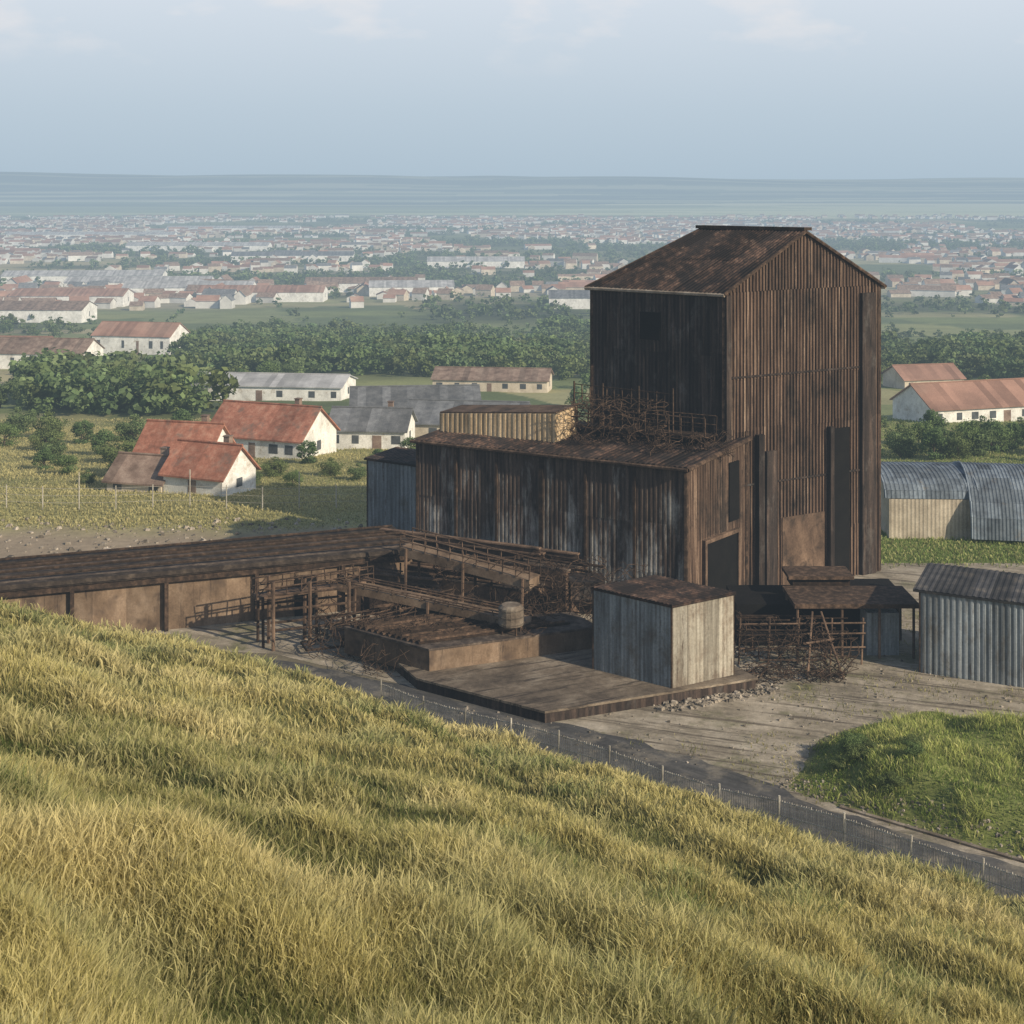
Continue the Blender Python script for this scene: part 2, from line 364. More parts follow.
# ------------------------------------------------------------ grass
def blades(name,cx,cy,nb,hgt,wid,col,spread,label,lean=.6,straw=.3,drop=.03,head=1.7):
    n=len(cx)*nb
    X=np.repeat(cx,nb)+rng.normal(0,1,n)*np.repeat(spread,nb); Y=np.repeat(cy,nb)+rng.normal(0,1,n)*np.repeat(spread,nb)
    Z=terr(X,Y)-drop
    h=np.repeat(hgt,nb)*rng.uniform(.45,1.15,n); w=np.repeat(wid,nb)*rng.uniform(.7,1.4,n)
    ph=rng.uniform(0,2*np.pi,n); le=rng.uniform(.1,lean,n)*h
    lx=np.cos(ph)*le; ly=np.sin(ph)*le
    th=rng.uniform(0,np.pi,n); px=np.cos(th)*w/2; py=np.sin(th)*w/2
    st=rng.random(n)<straw
    mh=np.where(st,.78,.6); mo=np.where(st,.55,.35); mw=np.where(st,head,.8)
    v=np.zeros((n,5,3))
    v[:,0]=np.stack([X-px,Y-py,Z],-1); v[:,1]=np.stack([X+px,Y+py,Z],-1)
    v[:,2]=np.stack([X-px*mw+lx*mo,Y-py*mw+ly*mo,Z+h*mh],-1); v[:,3]=np.stack([X+px*mw+lx*mo,Y+py*mw+ly*mo,Z+h*mh],-1)
    v[:,4]=np.stack([X+lx,Y+ly,Z+h],-1)
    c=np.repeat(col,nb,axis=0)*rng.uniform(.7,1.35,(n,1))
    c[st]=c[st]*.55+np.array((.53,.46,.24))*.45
    cc=np.zeros((n,5,3)); cc[:,0:2]=(c*.45)[:,None]; cc[:,2:4]=(c*1.0)[:,None]; cc[:,4]=c*1.3+np.array((.04,.034,.01))  # roots darkened in the colour as shade between blades, tips lightened
    bse=np.arange(n)[:,None]*5
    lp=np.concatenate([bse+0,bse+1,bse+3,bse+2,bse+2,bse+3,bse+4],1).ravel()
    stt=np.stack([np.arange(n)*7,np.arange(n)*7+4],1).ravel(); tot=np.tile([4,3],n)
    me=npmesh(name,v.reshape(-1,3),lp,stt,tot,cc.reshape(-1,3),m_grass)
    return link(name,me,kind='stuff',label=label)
def hillpts(n,pw):
    u=rng.random(n); Y=1/( (1/9.0**pw)*(1-u)+(1/92.0**pw)*u )**(1/pw); X=(rng.random(n)*2-1)*(.41*Y+4)
    k=(dprime(X,Y)>2.6)&(Y<100); return X[k],Y[k]
Xt,Yt=hillpts(105000,.55)
big,sm,c3=hum(Xt,Yt); cl=fbm(Xt,Yt,1.1,15,2); pt=fbm(Xt,Yt,13,19,3); pg=fbm(Xt,Yt,5,29,3)
mixv=np.clip(.47+(big-.5)*1.3+(sm-.65)*1.7+(c3-.5)*.7+(cl-.5)*1.0+(pt-.5)*1.7+(pg-.5)*1.2,0,1)[:,None]  # straw and green mix, with lit crests and shaded hollows put into the colour
col=np.array((.085,.125,.035))*(1-mixv)+np.array((.47,.415,.165))*mixv
hg=(.08+.30*np.clip(cl-.15,0,1)+.14*sm); wd=.0068*np.maximum(1,(Yt/15))**1.12
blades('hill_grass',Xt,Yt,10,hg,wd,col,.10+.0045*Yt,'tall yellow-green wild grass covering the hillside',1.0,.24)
Xu,Yu=hillpts(38000,.38); q=fbm(Xu,Yu,2.4,35,2); k=(q>.52)&(rng.random(len(Xu))<(q-.44)*4); Xu=Xu[k];Yu=Yu[k];q=q[k]
mv=np.clip((fbm(Xu,Yu,6,39,2)-.3)*2.2,0,1)[:,None]; col=np.array((.15,.20,.06))*(1-mv)+np.array((.58,.50,.23))*mv
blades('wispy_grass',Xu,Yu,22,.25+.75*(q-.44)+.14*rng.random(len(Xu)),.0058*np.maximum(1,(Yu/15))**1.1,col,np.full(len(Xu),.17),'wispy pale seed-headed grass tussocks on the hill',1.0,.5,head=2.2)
nV=14000
Xv=rng.uniform(10,46,nV);Yv=rng.uniform(44,76,nV); d0,t0=dt(Xv,Yv); zz=terr(Xv,Yv); k=(zz>.05)&(d0<-2.6)&(Xv/Yv<.5); Xv=Xv[k];Yv=Yv[k]
cl=fbm(Xv,Yv,1.8,16,3)[:,None]; c2=fbm(Xv,Yv,5,26,2)[:,None]; r=np.clip((cl-.25)*1.6+(c2-.45)*1.2,0,1); col=np.array((.18,.25,.055))*(1-r)+np.array((.52,.54,.18))*r
blades('verge_grass',Xv,Yv,14,.12+1.1*np.clip(cl[:,0]-.3,0,1)**1.1,np.full(len(Xv),.03),col,np.full(len(Xv),.22),'bushy yellow-green grass mound beside the road',1.0,.15)
nM=46000
um=rng.random(nM); Ym=104+um**1.2*100; Xm=(rng.random(nM)*2-1)*(.42*Ym)
k=((Xm<-9)&(Ym>113+4*fbm(Xm,Ym,6,3)))|((Xm>22)&(Ym>104))|(Ym>120); Xm=Xm[k];Ym=Ym[k]
cl=fbm(Xm*.6,Ym*1.6,9,17,3); r=np.clip((cl-.3)*2.2+.35*(Xm<0),0,1)[:,None]; col=np.array((.14,.175,.06))*(1-r)+np.array((.44,.40,.18))*r
g=(Xm>18)[:,None]; col=np.where(g,np.array((.13,.21,.05))*(1-r*.6)+np.array((.30,.35,.12))*r*.6,col)
blades('meadow_grass',Xm,Ym,6,.10+.32*cl,np.full(len(Xm),.06),col,np.full(len(Xm),.7),'rough meadow grass beyond the works',1.0)
nW=4500
Xw=rng.uniform(-14,36,nW);Yw=rng.uniform(58,100,nW); cl=fbm(Xw,Yw,4,27,3); d0,t0=dt(Xw,Yw); k=(((cl>.60)|((d0>-3.8)&(cl>.36)&(t0<12))|((np.abs(t0-13)<2.2)&(cl>.35))|((Yw>74)&(Yw<77)&(Xw>17)&(cl>.4))))&(d0<-2.8)&(terr(Xw,Yw)<.15)&~((Xw<14)&(Yw>72)); Xw=Xw[k];Yw=Yw[k]
blades('yard_weeds',Xw,Yw,9,rng.uniform(.1,.32,len(Xw)),np.full(len(Xw),.03),np.tile(np.array((.24,.24,.09)),(len(Xw),1)),np.full(len(Xw),.3),'sparse weeds growing on bare dirt',.8)

# ------------------------------------------------------------ main tower
A=(14.16,95.);Bc=(26.3,102.0);C=(5.7,101.1);D=(17.84,108.1); ze=20.5; zr=24.4
def P3(p,z): return (p[0],p[1],z)
T=thing('industrial_tower',(*lerp(A,D,.5),0),'tall rusty corrugated steel tower with pitched roof','building')
def unit(a,b):
    L=math.hypot(b[0]-a[0],b[1]-a[1]); return ((b[0]-a[0])/L,(b[1]-a[1])/L),L
mAB=lerp(A,Bc,.485); mCD=lerp(C,D,.5)
def inset(p,c,k=.985): return lerp(c,p,k)
b=B()
cen=lerp(A,D,.5); Q=[inset(x,cen) for x in(A,Bc,D,C)]
b.hexa([P3(x,0) for x in Q],[P3(x,ze) for x in Q],.0)
part('core',b,m_dark,T)
b=B()
vs=(0,.18,.36,.55,.72,1)
b.panels(P3(A,0),P3(Bc,0),P3(Bc,ze),P3(A,ze),.9,vs,.30,.10,.04,.0,(.35,.85))
b.panels(P3(A,ze),P3(mAB,ze),P3(mAB,zr),P3(A,ze+.01),.9,(0,1),.30,.10,.04,0,(.35,.85))
b.panels(P3(mAB,ze),P3(Bc,ze),P3(Bc,ze+.01),P3(mAB,zr),.9,(0,1),.30,.10,.04,0,(.35,.85))
part('gable_wall',b,m_rust_brown,T,'brown ribbed gable wall')
b=B()
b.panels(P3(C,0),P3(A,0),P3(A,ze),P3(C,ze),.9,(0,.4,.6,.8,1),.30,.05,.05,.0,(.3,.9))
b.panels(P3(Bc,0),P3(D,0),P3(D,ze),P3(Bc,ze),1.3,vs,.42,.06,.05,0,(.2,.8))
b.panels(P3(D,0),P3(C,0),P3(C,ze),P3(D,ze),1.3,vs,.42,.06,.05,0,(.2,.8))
part('side_wall',b,m_rust_dark,T,'rusted side wall, colour darkened as the shaded side')  # darker rust than the gable; the side's shade is put into the colour
uAB,LAB=unit(A,Bc); uAC,LAC=unit(A,C)
def off(p,a,b_): return (p[0]+uAB[0]*a+uAC[0]*b_,p[1]+uAB[1]*a+uAC[1]*b_)
o=.3
eA=off(A,-o,-o);eB=off(Bc,o,-o);eC=off(C,-o,o);eD=off(D,o,o)
R0=off(mAB,0,-o); R1=lerp(mAB,mCD,.76); ez=ze-.12
b=B()
def roofpatch(b,a,c,d,e,**k):
    b.panels(a,c,d,e,1.0,(0,.5,1),.34,.06,.06,.0,(.1,1.0),**k)
    up=[(x[0],x[1],x[2]-.06) for x in (a,c,d,e)]; b.face(up,.1)
roofpatch(b,P3(eC,ez),P3(eA,ez),P3(R0,zr+.1),P3(R1,zr+.1))
roofpatch(b,P3(eB,ez),P3(eD,ez),P3(R1,zr+.1),P3(R0,zr+.1))
roofpatch(b,P3(eD,ez),P3(eC,ez),P3(R1,zr+.1),(R1[0]+.02,R1[1],zr+.1))
part('roof',b,m_rust_roof,T,'ribbed rust-mottled pitched roof')
b=B(); b.box(R1,(-uAC[0],-uAC[1]),uAB,-.2,math.hypot(R0[0]-R1[0],R0[1]-R1[1])+.1,-.35,.35,zr+.12,zr+.34,.25); part('ridge_cap',b,m_rust_steel,T)
for p,q_ in((eA,eC),(eB,eD)):
    b=B(); b.tube(P3(p,ez-.05),P3(q_,ez-.05),.13,6,1.0); part('gutter',b,m_conc,T)
for p,q_ in((P3(eA,ez),P3(R0,zr+.05)),(P3(eB,ez),P3(R0,zr+.05)),(P3(eC,ez),P3(R1,zr+.1))):
    b=B(); b.tube(p,q_,.12,6,.6); part('roof_trim',b,m_rust_steel,T)
n_=(uAB[1],-uAB[0])
for s_,w,pr,h0,h1,t in((-.02,.4,.32,0,ze-.2,.5),(2.6,.5,.5,0,10.8,.2),(3.4,.9,.35,0,9.6,.6),(12.1,1.3,.38,0,ze-.5,.5),(9.0,.35,.5,0,10.8,.3)):
    b=B(); b.box(A,uAB,n_,s_,s_+w,-.02,pr,h0,h1,t); part('steel_duct',b,m_rust_dark,T)
for z in(14.7,7.4): b=B(); b.box(A,uAB,n_,.4,12.1,.02,.17,z,z+.12,.3); part('girt',b,m_rust_dark,T)
b=B(); b.box(A,uAB,n_,9.5,11.0,.02,.22,.1,10.6,0)
part('opening',b,m_dark,T,'tall narrow dark opening')
b=B(); b.box(A,uAB,n_,4.9,8.7,.02,.2,.0,4.9,.55)
part('door',b,m_rust_warm,T,'plain brown sliding door sheet')
nL=(-.588,-.81); uCA,_=unit(C,A)
b=B(); b.box(C,uCA,nL,4.0,5.6,.02,.14,17.0,18.9,.15)
part('window',b,m_dark,T)
for p in(A,Bc,C,D):
    b=B(); b.tube(P3(p,0),P3(p,ze),.16,6,.4); part('corner_post',b,m_rust_steel,T)

# ------------------------------------------------------------ annex
E=(11.,90.);F=(-6.6,99.7);G=(15.72,95.9);H=(F[0]+4.72,F[1]+5.9)
zf=9.8; zb=10.6
X_=thing('annex_building',(*lerp(E,H,.5),0),'long rusty corrugated annex with grey weathered patches','building')
cen=lerp(E,H,.5);Q=[inset(x,cen,.98) for x in(E,G,H,F)]
b=B(); b.hexa([P3(x,0) for x in Q],[P3(Q[0],zf-.1),P3(Q[1],zb-.1),P3(Q[2],zb-.1),P3(Q[3],zf-.1)],0); part('core',b,m_dark,X_)
b=B()
sp=lerp(F,E,.42)
b.panels(P3(F,0),P3(sp,0),P3(sp,zf),P3(F,zf),1.25,(0,.35,.62,1),.30,.045,.05,.0,(.3,.9))
b.panels(P3(sp,0),P3(E,0),P3(E,zf),P3(sp,zf),1.25,(0,.3,.62,1),.30,.045,.05,.01,(.3,.9))
b.panels(P3(H,0),P3(F,0),P3(F,zf),P3(H,zb),1.25,(0,.5,1),.36,.05,.05,.0,(.15,.9))
b.panels(P3(G,0),P3(H,0),P3(H,zb),P3(G,zb),1.25,(0,.5,1),.36,.05,.05,.0,(.15,.9))
part('wall',b,m_annex,X_,'dark sheeting with pale grey weathered patches')
b=B(); b.panels(P3(E,0),P3(G,0),P3(G,zb),P3(E,zf),1.25,(0,.5,1),.30,.05,.03,0,(.3,.8)); part('end_wall',b,m_rust_brown,X_,'brown ribbed end wall')
uEF,LEF=unit(E,F); uEG,LEG=unit(E,G)
nEF=(-.483,-.876)
def o2(p,a,c): return (p[0]+uEF[0]*a+uEG[0]*c,p[1]+uEF[1]*a+uEG[1]*c)
b=B(); e1=o2(E,-.35,-.4);f1=o2(F,.3,-.4);g1=o2(G,-.35,.1);h1=o2(H,.3,.3)
b.panels(P3(f1,zf-.02),P3(e1,zf-.02),P3(g1,zb+.05),P3(h1,zb+.05),1.1,(0,.5,1),.38,.06,.08,.0,(.05,1.0))
b.face([P3(f1,zf-.1),P3(e1,zf-.1),P3(g1,zb-.04),P3(h1,zb-.04)],.1)
part('roof',b,m_rust_roof,X_)
for p,q_,r_,t_ in((P3(e1,zf-.06),P3(f1,zf-.06),.12,.9),(P3(e1,zf-.06),P3(g1,zb),.15,.6),(P3(G,0),P3(G,zb+.5),.2,.4),(P3(E,0),P3(E,zf),.17,.4),(P3(F,0),P3(F,zf),.15,.3)):
    b=B(); b.tube(p,q_,r_,6,t_); part('edge_beam',b,m_rust_steel,X_)
for s_,w_,t_ in((3.4,.16,.3),(6.9,.16,.3),(10.1,.3,.1),(13.6,.16,.3),(16.8,.16,.3)):
    b=B(); b.box(E,uEF,nEF,s_,s_+w_,.0,.25,0,zf-.1,t_); part('stiffener',b,m_rust_steel,X_)
nEG=(uEG[1],-uEG[0])
b=B(); b.box(E,uEG,nEG,2.1,6.1,.04,.2,.3,4.6,0); part('door_opening',b,m_dark,X_,'dark doorway')
b=B(); b.box(E,uEG,nEG,5.2,6.5,.03,.16,5.4,9.3,.0); part('window_opening',b,m_dark,X_)
b=B()
for a0,a1,z0,z1 in((1.85,2.1,0,4.85),(6.1,6.35,0,4.85),(2.1,6.1,4.6,4.85)): b.box(E,uEG,nEG,a0,a1,.04,.34,z0,z1,.6)
part('door_frame',b,m_rust_warm,X_)
K=thing('roof_housing',(-1.0,103.5,9.9),'low tan sheet-metal housing standing on the annex roof','roof housing')
o_=o2(F,-.1,2.2)
ue=(-uEF[0],-uEF[1]); ve=uEG
b=B(); b.box(o_,ue,ve,.02,9.28,0.05,2.35,9.6,10.9,.2)
part('base',b,m_dark,K)
cc=[(o_[0]+ue[0]*a+ve[0]*c,o_[1]+ue[1]*a+ve[1]*c) for a,c in((.0,0),(9.3,0),(9.3,2.4),(.0,2.4))]
b=B()
b.panels(P3(cc[0],9.8),P3(cc[1],9.8),P3(cc[1],12.1),P3(cc[0],11.4),1.2,(0,1),.4,.03,.05,0,(.4,.9))
b.panels(P3(cc[1],9.8),P3(cc[2],9.8),P3(cc[2],12.3),P3(cc[1],12.1),1.2,(0,1),.4,.03,.05,0,(.4,.6))
part('wall',b,m_tan,K)
b=B(); b.hexa([P3(cc[0],11.4),P3(cc[1],12.1),P3(cc[2],12.3),P3(cc[3],11.6)],[P3(cc[0],11.5),P3(cc[1],12.2),P3(cc[2],12.4),P3(cc[3],11.7)],.5)
part('roof',b,m_rust_warm,K)
def railing(b,pts,h=1.1,post=1.0,r=.045):
    for p,q_ in zip(pts[:-1],pts[1:]):
        L=(Vector(q_)-Vector(p)).length; n=max(1,int(L/post))
        for k in range(n+1):
            s=lerp(p,q_,k/n); b.tube(s,(s[0]+random.uniform(-.05,.05),s[1],s[2]+h*random.uniform(.9,1.1)),r,5,random.random())
        for hh in(.5,1.): b.tube((p[0],p[1],p[2]+h*hh),(q_[0],q_[1],q_[2]+h*hh),r*.8,5,random.random())
def tangle(b,lo,hi,n,r=(.012,.03),seg=14,step=.45,sag=0):
    for _ in range(n):
        p=Vector([random.uniform(lo[i],hi[i]) for i in range(3)]); d=Vector([random.gauss(0,1),random.gauss(0,1),random.gauss(0,.5)]).normalized()
        ps=[p.copy()]
        for k in range(seg):
            d=(d+Vector([random.gauss(0,.33),random.gauss(0,.33),random.gauss(0,.3)-.05])).normalized(); p=p+d*step*random.uniform(.5,1.1)
            for i in range(3):
                if p[i]<lo[i] or p[i]>hi[i]: d[i]*=-1; p[i]=min(max(p[i],lo[i]),hi[i])
            ps.append(p.copy())
        b.path(ps,random.uniform(*r),4,random.random())
def pipes(b,o,u,v,box,n,r=(.06,.16)):
    a0,a1,b0,b1,z0,z1=box
    for _ in range(n):
        p=[random.uniform(a0,a1),random.uniform(b0,b1),random.uniform(z0,z1)]; rr=random.uniform(*r); t=random.random()
        for k in range(random.randint(2,4)):
            ax=random.choice((0,0,0,1,2)); lim=((a0,a1),(b0,b1),(z0,z1))[ax]; q_=list(p); q_[ax]=min(max(p[ax]+random.uniform(-4,4)*(1 if ax==0 else .4),lim[0]),lim[1])
            W=lambda s:(o[0]+u[0]*s[0]+v[0]*s[1],o[1]+u[1]*s[0]+v[1]*s[1],s[2])
            b.tube(W(p),W(q_),rr,6,t); p=q_
Gt=thing('roof_gantry',(6.5,97.5,10.3),'rusty steel gantry with railings on annex roof','gantry')
base=o2(E,2.2,4.3)
W=lambda a,c,z:(base[0]+uEF[0]*a+ve[0]*c,base[1]+uEF[1]*a+ve[1]*c,z)
b=B(); b.box(base,uEF,ve,-1.2,9.3,0,1.5,10.95,11.05,.3); part('deck',b,m_rust_steel,Gt)
for a in(-1,1.5,4,6.5,9.1): 
    for c in(.1,1.4): b=B(); b.tube(W(a,c,10.2),W(a,c,10.95),.08,5); part('leg',b,m_rust_steel,Gt)
b=B(); railing(b,[W(-1.1,.05,11.05),W(9.2,.05,11.05),W(9.2,1.45,11.05),W(-1.1,1.45,11.05)],1.2,.8)
railing(b,[W(1.5,.6,12.4),W(8.9,.6,12.6)],1.2,.6)
for a in(1.5,4,6.7,8.9): b.tube(W(a,.6,11),W(a,.6,14.0),.07,5)
part('railing',b,m_rust_steel,Gt)
b=B(); tangle(b,(4.0,95,10.3),(10.5,98.5,13.2),85,(.015,.03)); tangle(b,(9,92.5,10.0),(14.5,95.2,11.4),35,(.012,.026))
solo('wire_tangle',b,m_rust_steel,(0,0,0),'tangled rusty cables and bent rods on roof',kind='stuff')

# ------------------------------------------------------------ sheds
def shed(name,label,n0,l,r,z0,h,mats,roofm,hb=0,cat='shed',pitch=.3,over=.2,amp=.04):
    bk=(l[0]+r[0]-n0[0],l[1]+r[1]-n0[1]); c=lerp(n0,bk,.5)
    T=thing(name,(c[0],c[1],z0),label,cat)
    Q=[inset(x,c,.97) for x in(n0,r,bk,l)]
    b=B(); zs=(h,h+hb*.4,h+hb,h+hb*.6)
    b.hexa([P3(x,z0) for x in Q],[P3(x,z0+h-.05) for x in Q],0); part('core',b,m_dark,T)
    z=[z0+k for k in zs]
    b=B(); b.panels(P3(l,z0),P3(n0,z0),P3(n0,z[0]),P3(l,z[3]),1.0,(0,1),pitch,amp,.03,0,(.3,.8)); part('side_wall',b,mats[0],T)
    b=B(); b.panels(P3(n0,z0),P3(r,z0),P3(r,z[1]),P3(n0,z[0]),1.0,(0,1),pitch,amp,.03,0,(.3,.8)); part('end_wall',b,mats[1],T)
    b=B(); b.panels(P3(r,z0),P3(bk,z0),P3(bk,z[2]),P3(r,z[1]),1.0,(0,1),pitch,amp,.03,0,(.3,.8)); b.panels(P3(bk,z0),P3(l,z0),P3(l,z[3]),P3(bk,z[2]),1.0,(0,1),pitch,amp,.03,0,(.3,.8)); part('back_wall',b,mats[0],T)
    Q=[lerp(c,x,1+over/ (math.hypot(x[0]-c[0],x[1]-c[1]))*1.3) for x in(n0,r,bk,l)]
    b=B(); b.hexa([P3(x,k+.0) for x,k in zip(Q,z)],[P3(x,k+.12) for x,k in zip(Q,z)],.2)
    b.panels(P3(Q[3],z[3]+.12),P3(Q[0],z[0]+.12),P3(Q[1],z[1]+.12),P3(Q[2],z[2]+.12),1.0,(0,1),pitch,.03,.03,0,(.1,.9)); part('roof',b,roofm,T)
    for x,k in zip((n0,r,l),(z[0],z[1],z[3])):
        b=B(); b.tube(P3(x,z0),P3(x,k),.06,6,.4); part('corner_trim',b,m_rust_steel,T)
    return T
shed('storage_shed','small grey corrugated shed with rust streaks on concrete slab',(8.6,76.6),(4.55,79.6),(12.25,78.7),.65,4.35,(m_grey,m_pale),m_rust_roof,.15,pitch=.25,over=.12,amp=.010)  # end wall gets the paler sheet, its sunlit look put into the colour
shed('corrugated_shed','blue-grey corrugated shed with low dark roof',(36.5,74.5),(23.2,80.9),(38.8,79.6),0,4.5,(m_grey,m_grey),m_shroof,.15,pitch=.3,over=.3)
shed('corrugated_shed','small pale blue-grey lean-to beside the annex',(-6.9,102.6),(-10.6,104.2),(-5.0,106),0,7.35,(m_grey,m_grey),m_rust_roof,.3)

def platform(name,label,poly,z0,z1,mt,ms,cat='platform'):
    c=(sum(p[0] for p in poly)/len(poly),sum(p[1] for p in poly)/len(poly)); T=thing(name,(*c,z0),label,cat)
    b=B(); n=len(poly)
    for i in range(n): 
        p,q_=poly[i],poly[(i+1)%n]; k=max(1,int(math.hypot(q_[0]-p[0],q_[1]-p[1])/2))
        for j in range(k): b.face([P3(lerp(p,q_,j/k),z0-.3),P3(lerp(p,q_,(j+1)/k),z0-.3),P3(lerp(p,q_,(j+1)/k),z1-.12),P3(lerp(p,q_,j/k),z1-.12)],random.uniform(.2,.8))
    part('side',b,ms,T)
    b=B(); Q=[lerp(c,p,1.01) for p in poly]
    b.face([P3(p,z1) for p in Q],.5)
    for i in range(n): b.face([P3(Q[i],z1-.12),P3(Q[(i+1)%n],z1-.12),P3(Q[(i+1)%n],z1),P3(Q[i],z1)],.7)
    b.face([P3(p,z1-.12) for p in Q][::-1],.5)
    part('top',b,mt,T); return T
platform('concrete_platform','low cracked concrete loading slab, brown and stained',[(1.7,73.3),(13.4,78.2),(9.5,86),(-8,84),(-5.2,78.2)],0,.65,m_slab,m_rust_dark)
platform('raised_platform','raised rusty steel-sided platform with planks on top',[(-4.6,79.2),(5.0,83.2),(3.6,86),(-9.8,83.2)],.65,1.9,m_plank,m_brownwall)
platform('stepped_terrace','rusty terrace step against the annex wall',[o2(E,6.5,-.6),o2(E,19.8,-.6),o2(E,20.2,-3.0),o2(E,6.5,-3.0)][::-1],0,3.1,m_plank,m_rust_warm,'terrace')
platform('stepped_terrace','lower rusty terrace step with plank top',[o2(E,8.0,-3.1),o2(E,19.2,-3.1),o2(E,19.4,-5.2),o2(E,8.0,-5.2)][::-1],0,2.1,m_plank,m_rust_warm,'terrace')
platform('stepped_terrace','lowest rusty terrace step beside the dock',[o2(E,14.0,-5.3),o2(E,21.5,-5.3),o2(E,22.5,-8.4),o2(E,15.0,-8.4)][::-1],0,1.3,m_plank,m_rust_warm,'terrace')
for k in range(12):
    b=B(); o_=(-9.2+k*.36,82.9-k*.27); ang=.40+random.uniform(-.03,.03); u_=(math.cos(ang),math.sin(ang)); v_=(-u_[1],u_[0])
    ln=9.0+random.uniform(-2,.6)
    b.box(o_,u_,v_,0,ln,0,.22,1.92,2.0+random.random()*.08,random.random())
    b.box(o_,u_,v_,0.1,ln-.3,.08,.14,2.0,2.16,random.random())
    solo('steel_beam',b,m_rust_steel,(o_[0],o_[1],1.92),'long rusty steel beam lying on the platform','beam',group='beams lying on the raised platform')
for k,(a,c,ln,z,ta) in enumerate([(19.5,-2.6,9,3.15,.03),(19.0,-1.6,10,3.15,-.02),(19,-4.8,9.5,2.15,.04),(18.6,-4.0,8.5,2.15,-.05),(17.8,-5.6,8,2.2,.08),(21.6,-7.6,8,1.35,.1),(21.4,-6.6,8.5,1.35,-.06),(21.8,-8.1,9,1.9,.16),(14,-1.2,7,3.15,.05),(20.5,-5.6,12,2.7,.10),(20.5,-3.4,12,3.7,.06)]):
    b=B(); p=o2(E,a,c); u_=(-uEF[0]*math.cos(ta)+uEF[1]*math.sin(ta),-uEF[1]*math.cos(ta)-uEF[0]*math.sin(ta)); v_=(-u_[1],u_[0])
    b.box(p,u_,v_,0,ln,0,.38,z,z+.09,.8); b.box(p,u_,v_,0.02,ln-.02,.14,.24,z+.09,z+.38,.4); b.box(p,u_,v_,0,ln,0,.38,z+.38,z+.47,1.0)
    solo('steel_beam',b,m_rust_warm,(p[0],p[1],z),'heavy rusty steel girder lying across the terraces','beam',group='girders lying across the terraces')

# long dock
P0=(-44.6,79.6);P1=(-6.4,93.5);uD,LD=unit(P0,P1);nD=(uD[1],-uD[0]);bD=(-uD[1],uD[0])
T=thing('loading_dock',(*lerp(P0,P1,.5),0),'long low dock with flat rusty plank roof and brown walls','building')
b=B(); 
for k in range(20): b.box(P0,uD,bD,LD*k/20,LD*(k+1)/20-.01,.5+random.random()*.03,6.4,0,3.4,random.uniform(.3,.7))
part('wall',b,m_brownwall,T)
b=B()
for k in range(9): b.box(P0,uD,bD,-.2,LD+random.uniform(-.2,.6),.1+k*.75,.78+k*.75,3.5+random.random()*.12,3.7+random.random()*.2,random.uniform(.0,1))
b.box(P0,uD,bD,0,LD,.2,6.8,3.4,3.5,.1)
part('roof',b,m_plank,T,'dark planked roof deck')
for z,h,y in((3.05,.3,.1),): b=B(); b.box(P0,uD,nD,0,LD,-.48,-.14,z,z+h,.3); part('beam',b,m_rust_steel,T)
for k in range(7):
    b=B(); s=2.2+k*5.6; b.box(P0,uD,nD,s,s+.24,-.46,-.16,0,3.05,.4)
    part('post',b,m_rust_steel,T)
b=B(); b.box(P0,uD,bD,32.8,34.2,.44,.5,.0,2.6,0); part('opening',b,m_dark,T)
for z,r_ in((4.05,2.3),(4.3,2.35),(4.0,4.2),(4.0,5.6),(4.05,.9)):
    b=B(); b.tube((P0[0]+bD[0]*r_,P0[1]+bD[1]*r_,z),(P1[0]+bD[0]*r_,P1[1]+bD[1]*r_,z),.09,6,.3); part('roof_pipe',b,m_rust_steel,T)

def truss(name,label,p,q_,w,h,mat=m_rust_steel,legs=(),cat='gantry',dk=.35,rr=.05,dm=None):
    T=thing(name,(p[0],p[1],0 if legs else p[2]),label,cat)
    p=Vector(p);q_=Vector(q_);d=q_-p;L=d.length;d.normalize();s=Vector((-d.y,d.x,0)).normalized(); up=Vector((0,0,1))
    b=B(); n=max(2,int(L/.9))
    for sd in(-.5,.5):
        for z in(h*.5,h): b.tube(p+s*w*sd+up*z,q_+s*w*sd+up*z,rr,5,random.uniform(.3,.8))
        for k in range(n+1):
            a=p+d*L*k/n+s*w*sd; b.tube(a,a+up*h+d*random.uniform(-.12,.12),rr*.8,5,random.uniform(.2,.9))
            if k<n and random.random()<.4: c=p+d*L*(k+1)/n+s*w*sd; b.tube(a,c+up*h,rr*.6,4,random.random())
    part('railing',b,mat,T)
    b=B(); b.hexa([p-s*w*.5-up*dk,q_-s*w*.5-up*dk,q_+s*w*.5-up*dk,p+s*w*.5-up*dk],[p-s*w*.5,q_-s*w*.5,q_+s*w*.5,p+s*w*.5],.6); part('deck',b,dm or m_rust_warm,T)
    for lx in legs:
        a=p+d*L*lx
        for sd in(-.5,.5): b=B(); b.tube((a+s*w*sd*1.0),( (a+s*w*sd*1.2).x,(a+s*w*sd*1.2).y,0),.1,6,.5); part('leg',b,mat,T)
truss('walkway_gallery','rusty railed sloping walkway in front of the annex',(-6.8,91.4,4.6),(1.4,87.0,3.7),1.5,.9,m_rust_warm,legs=(.05,.5,.95),dk=.55,dm=m_brownwall)
truss('conveyor','sloping rusty conveyor deck on legs',(-10.5,88.0,3.2),(.9,83.0,2.4),1.2,.3,m_rust_warm,legs=(.1,.5,.97),cat='conveyor',dk=.45,dm=m_brownwall)
truss('walkway_gallery','narrow rusty elevated walkway beside the dock',(-15.5,85.6,3.0),(-8.8,88.6,3.2),1.1,.9,m_rust_steel,legs=(.05,.5,.95),dk=.2)
truss('pipe_rack','low rusty pipe rack with side rails',(-10.6,84.2,1.2),(-3.4,87,2.2),1.4,.6,legs=(.1,.9),cat='pipe rack',dk=.2)
o_=(-14.2,84.6)
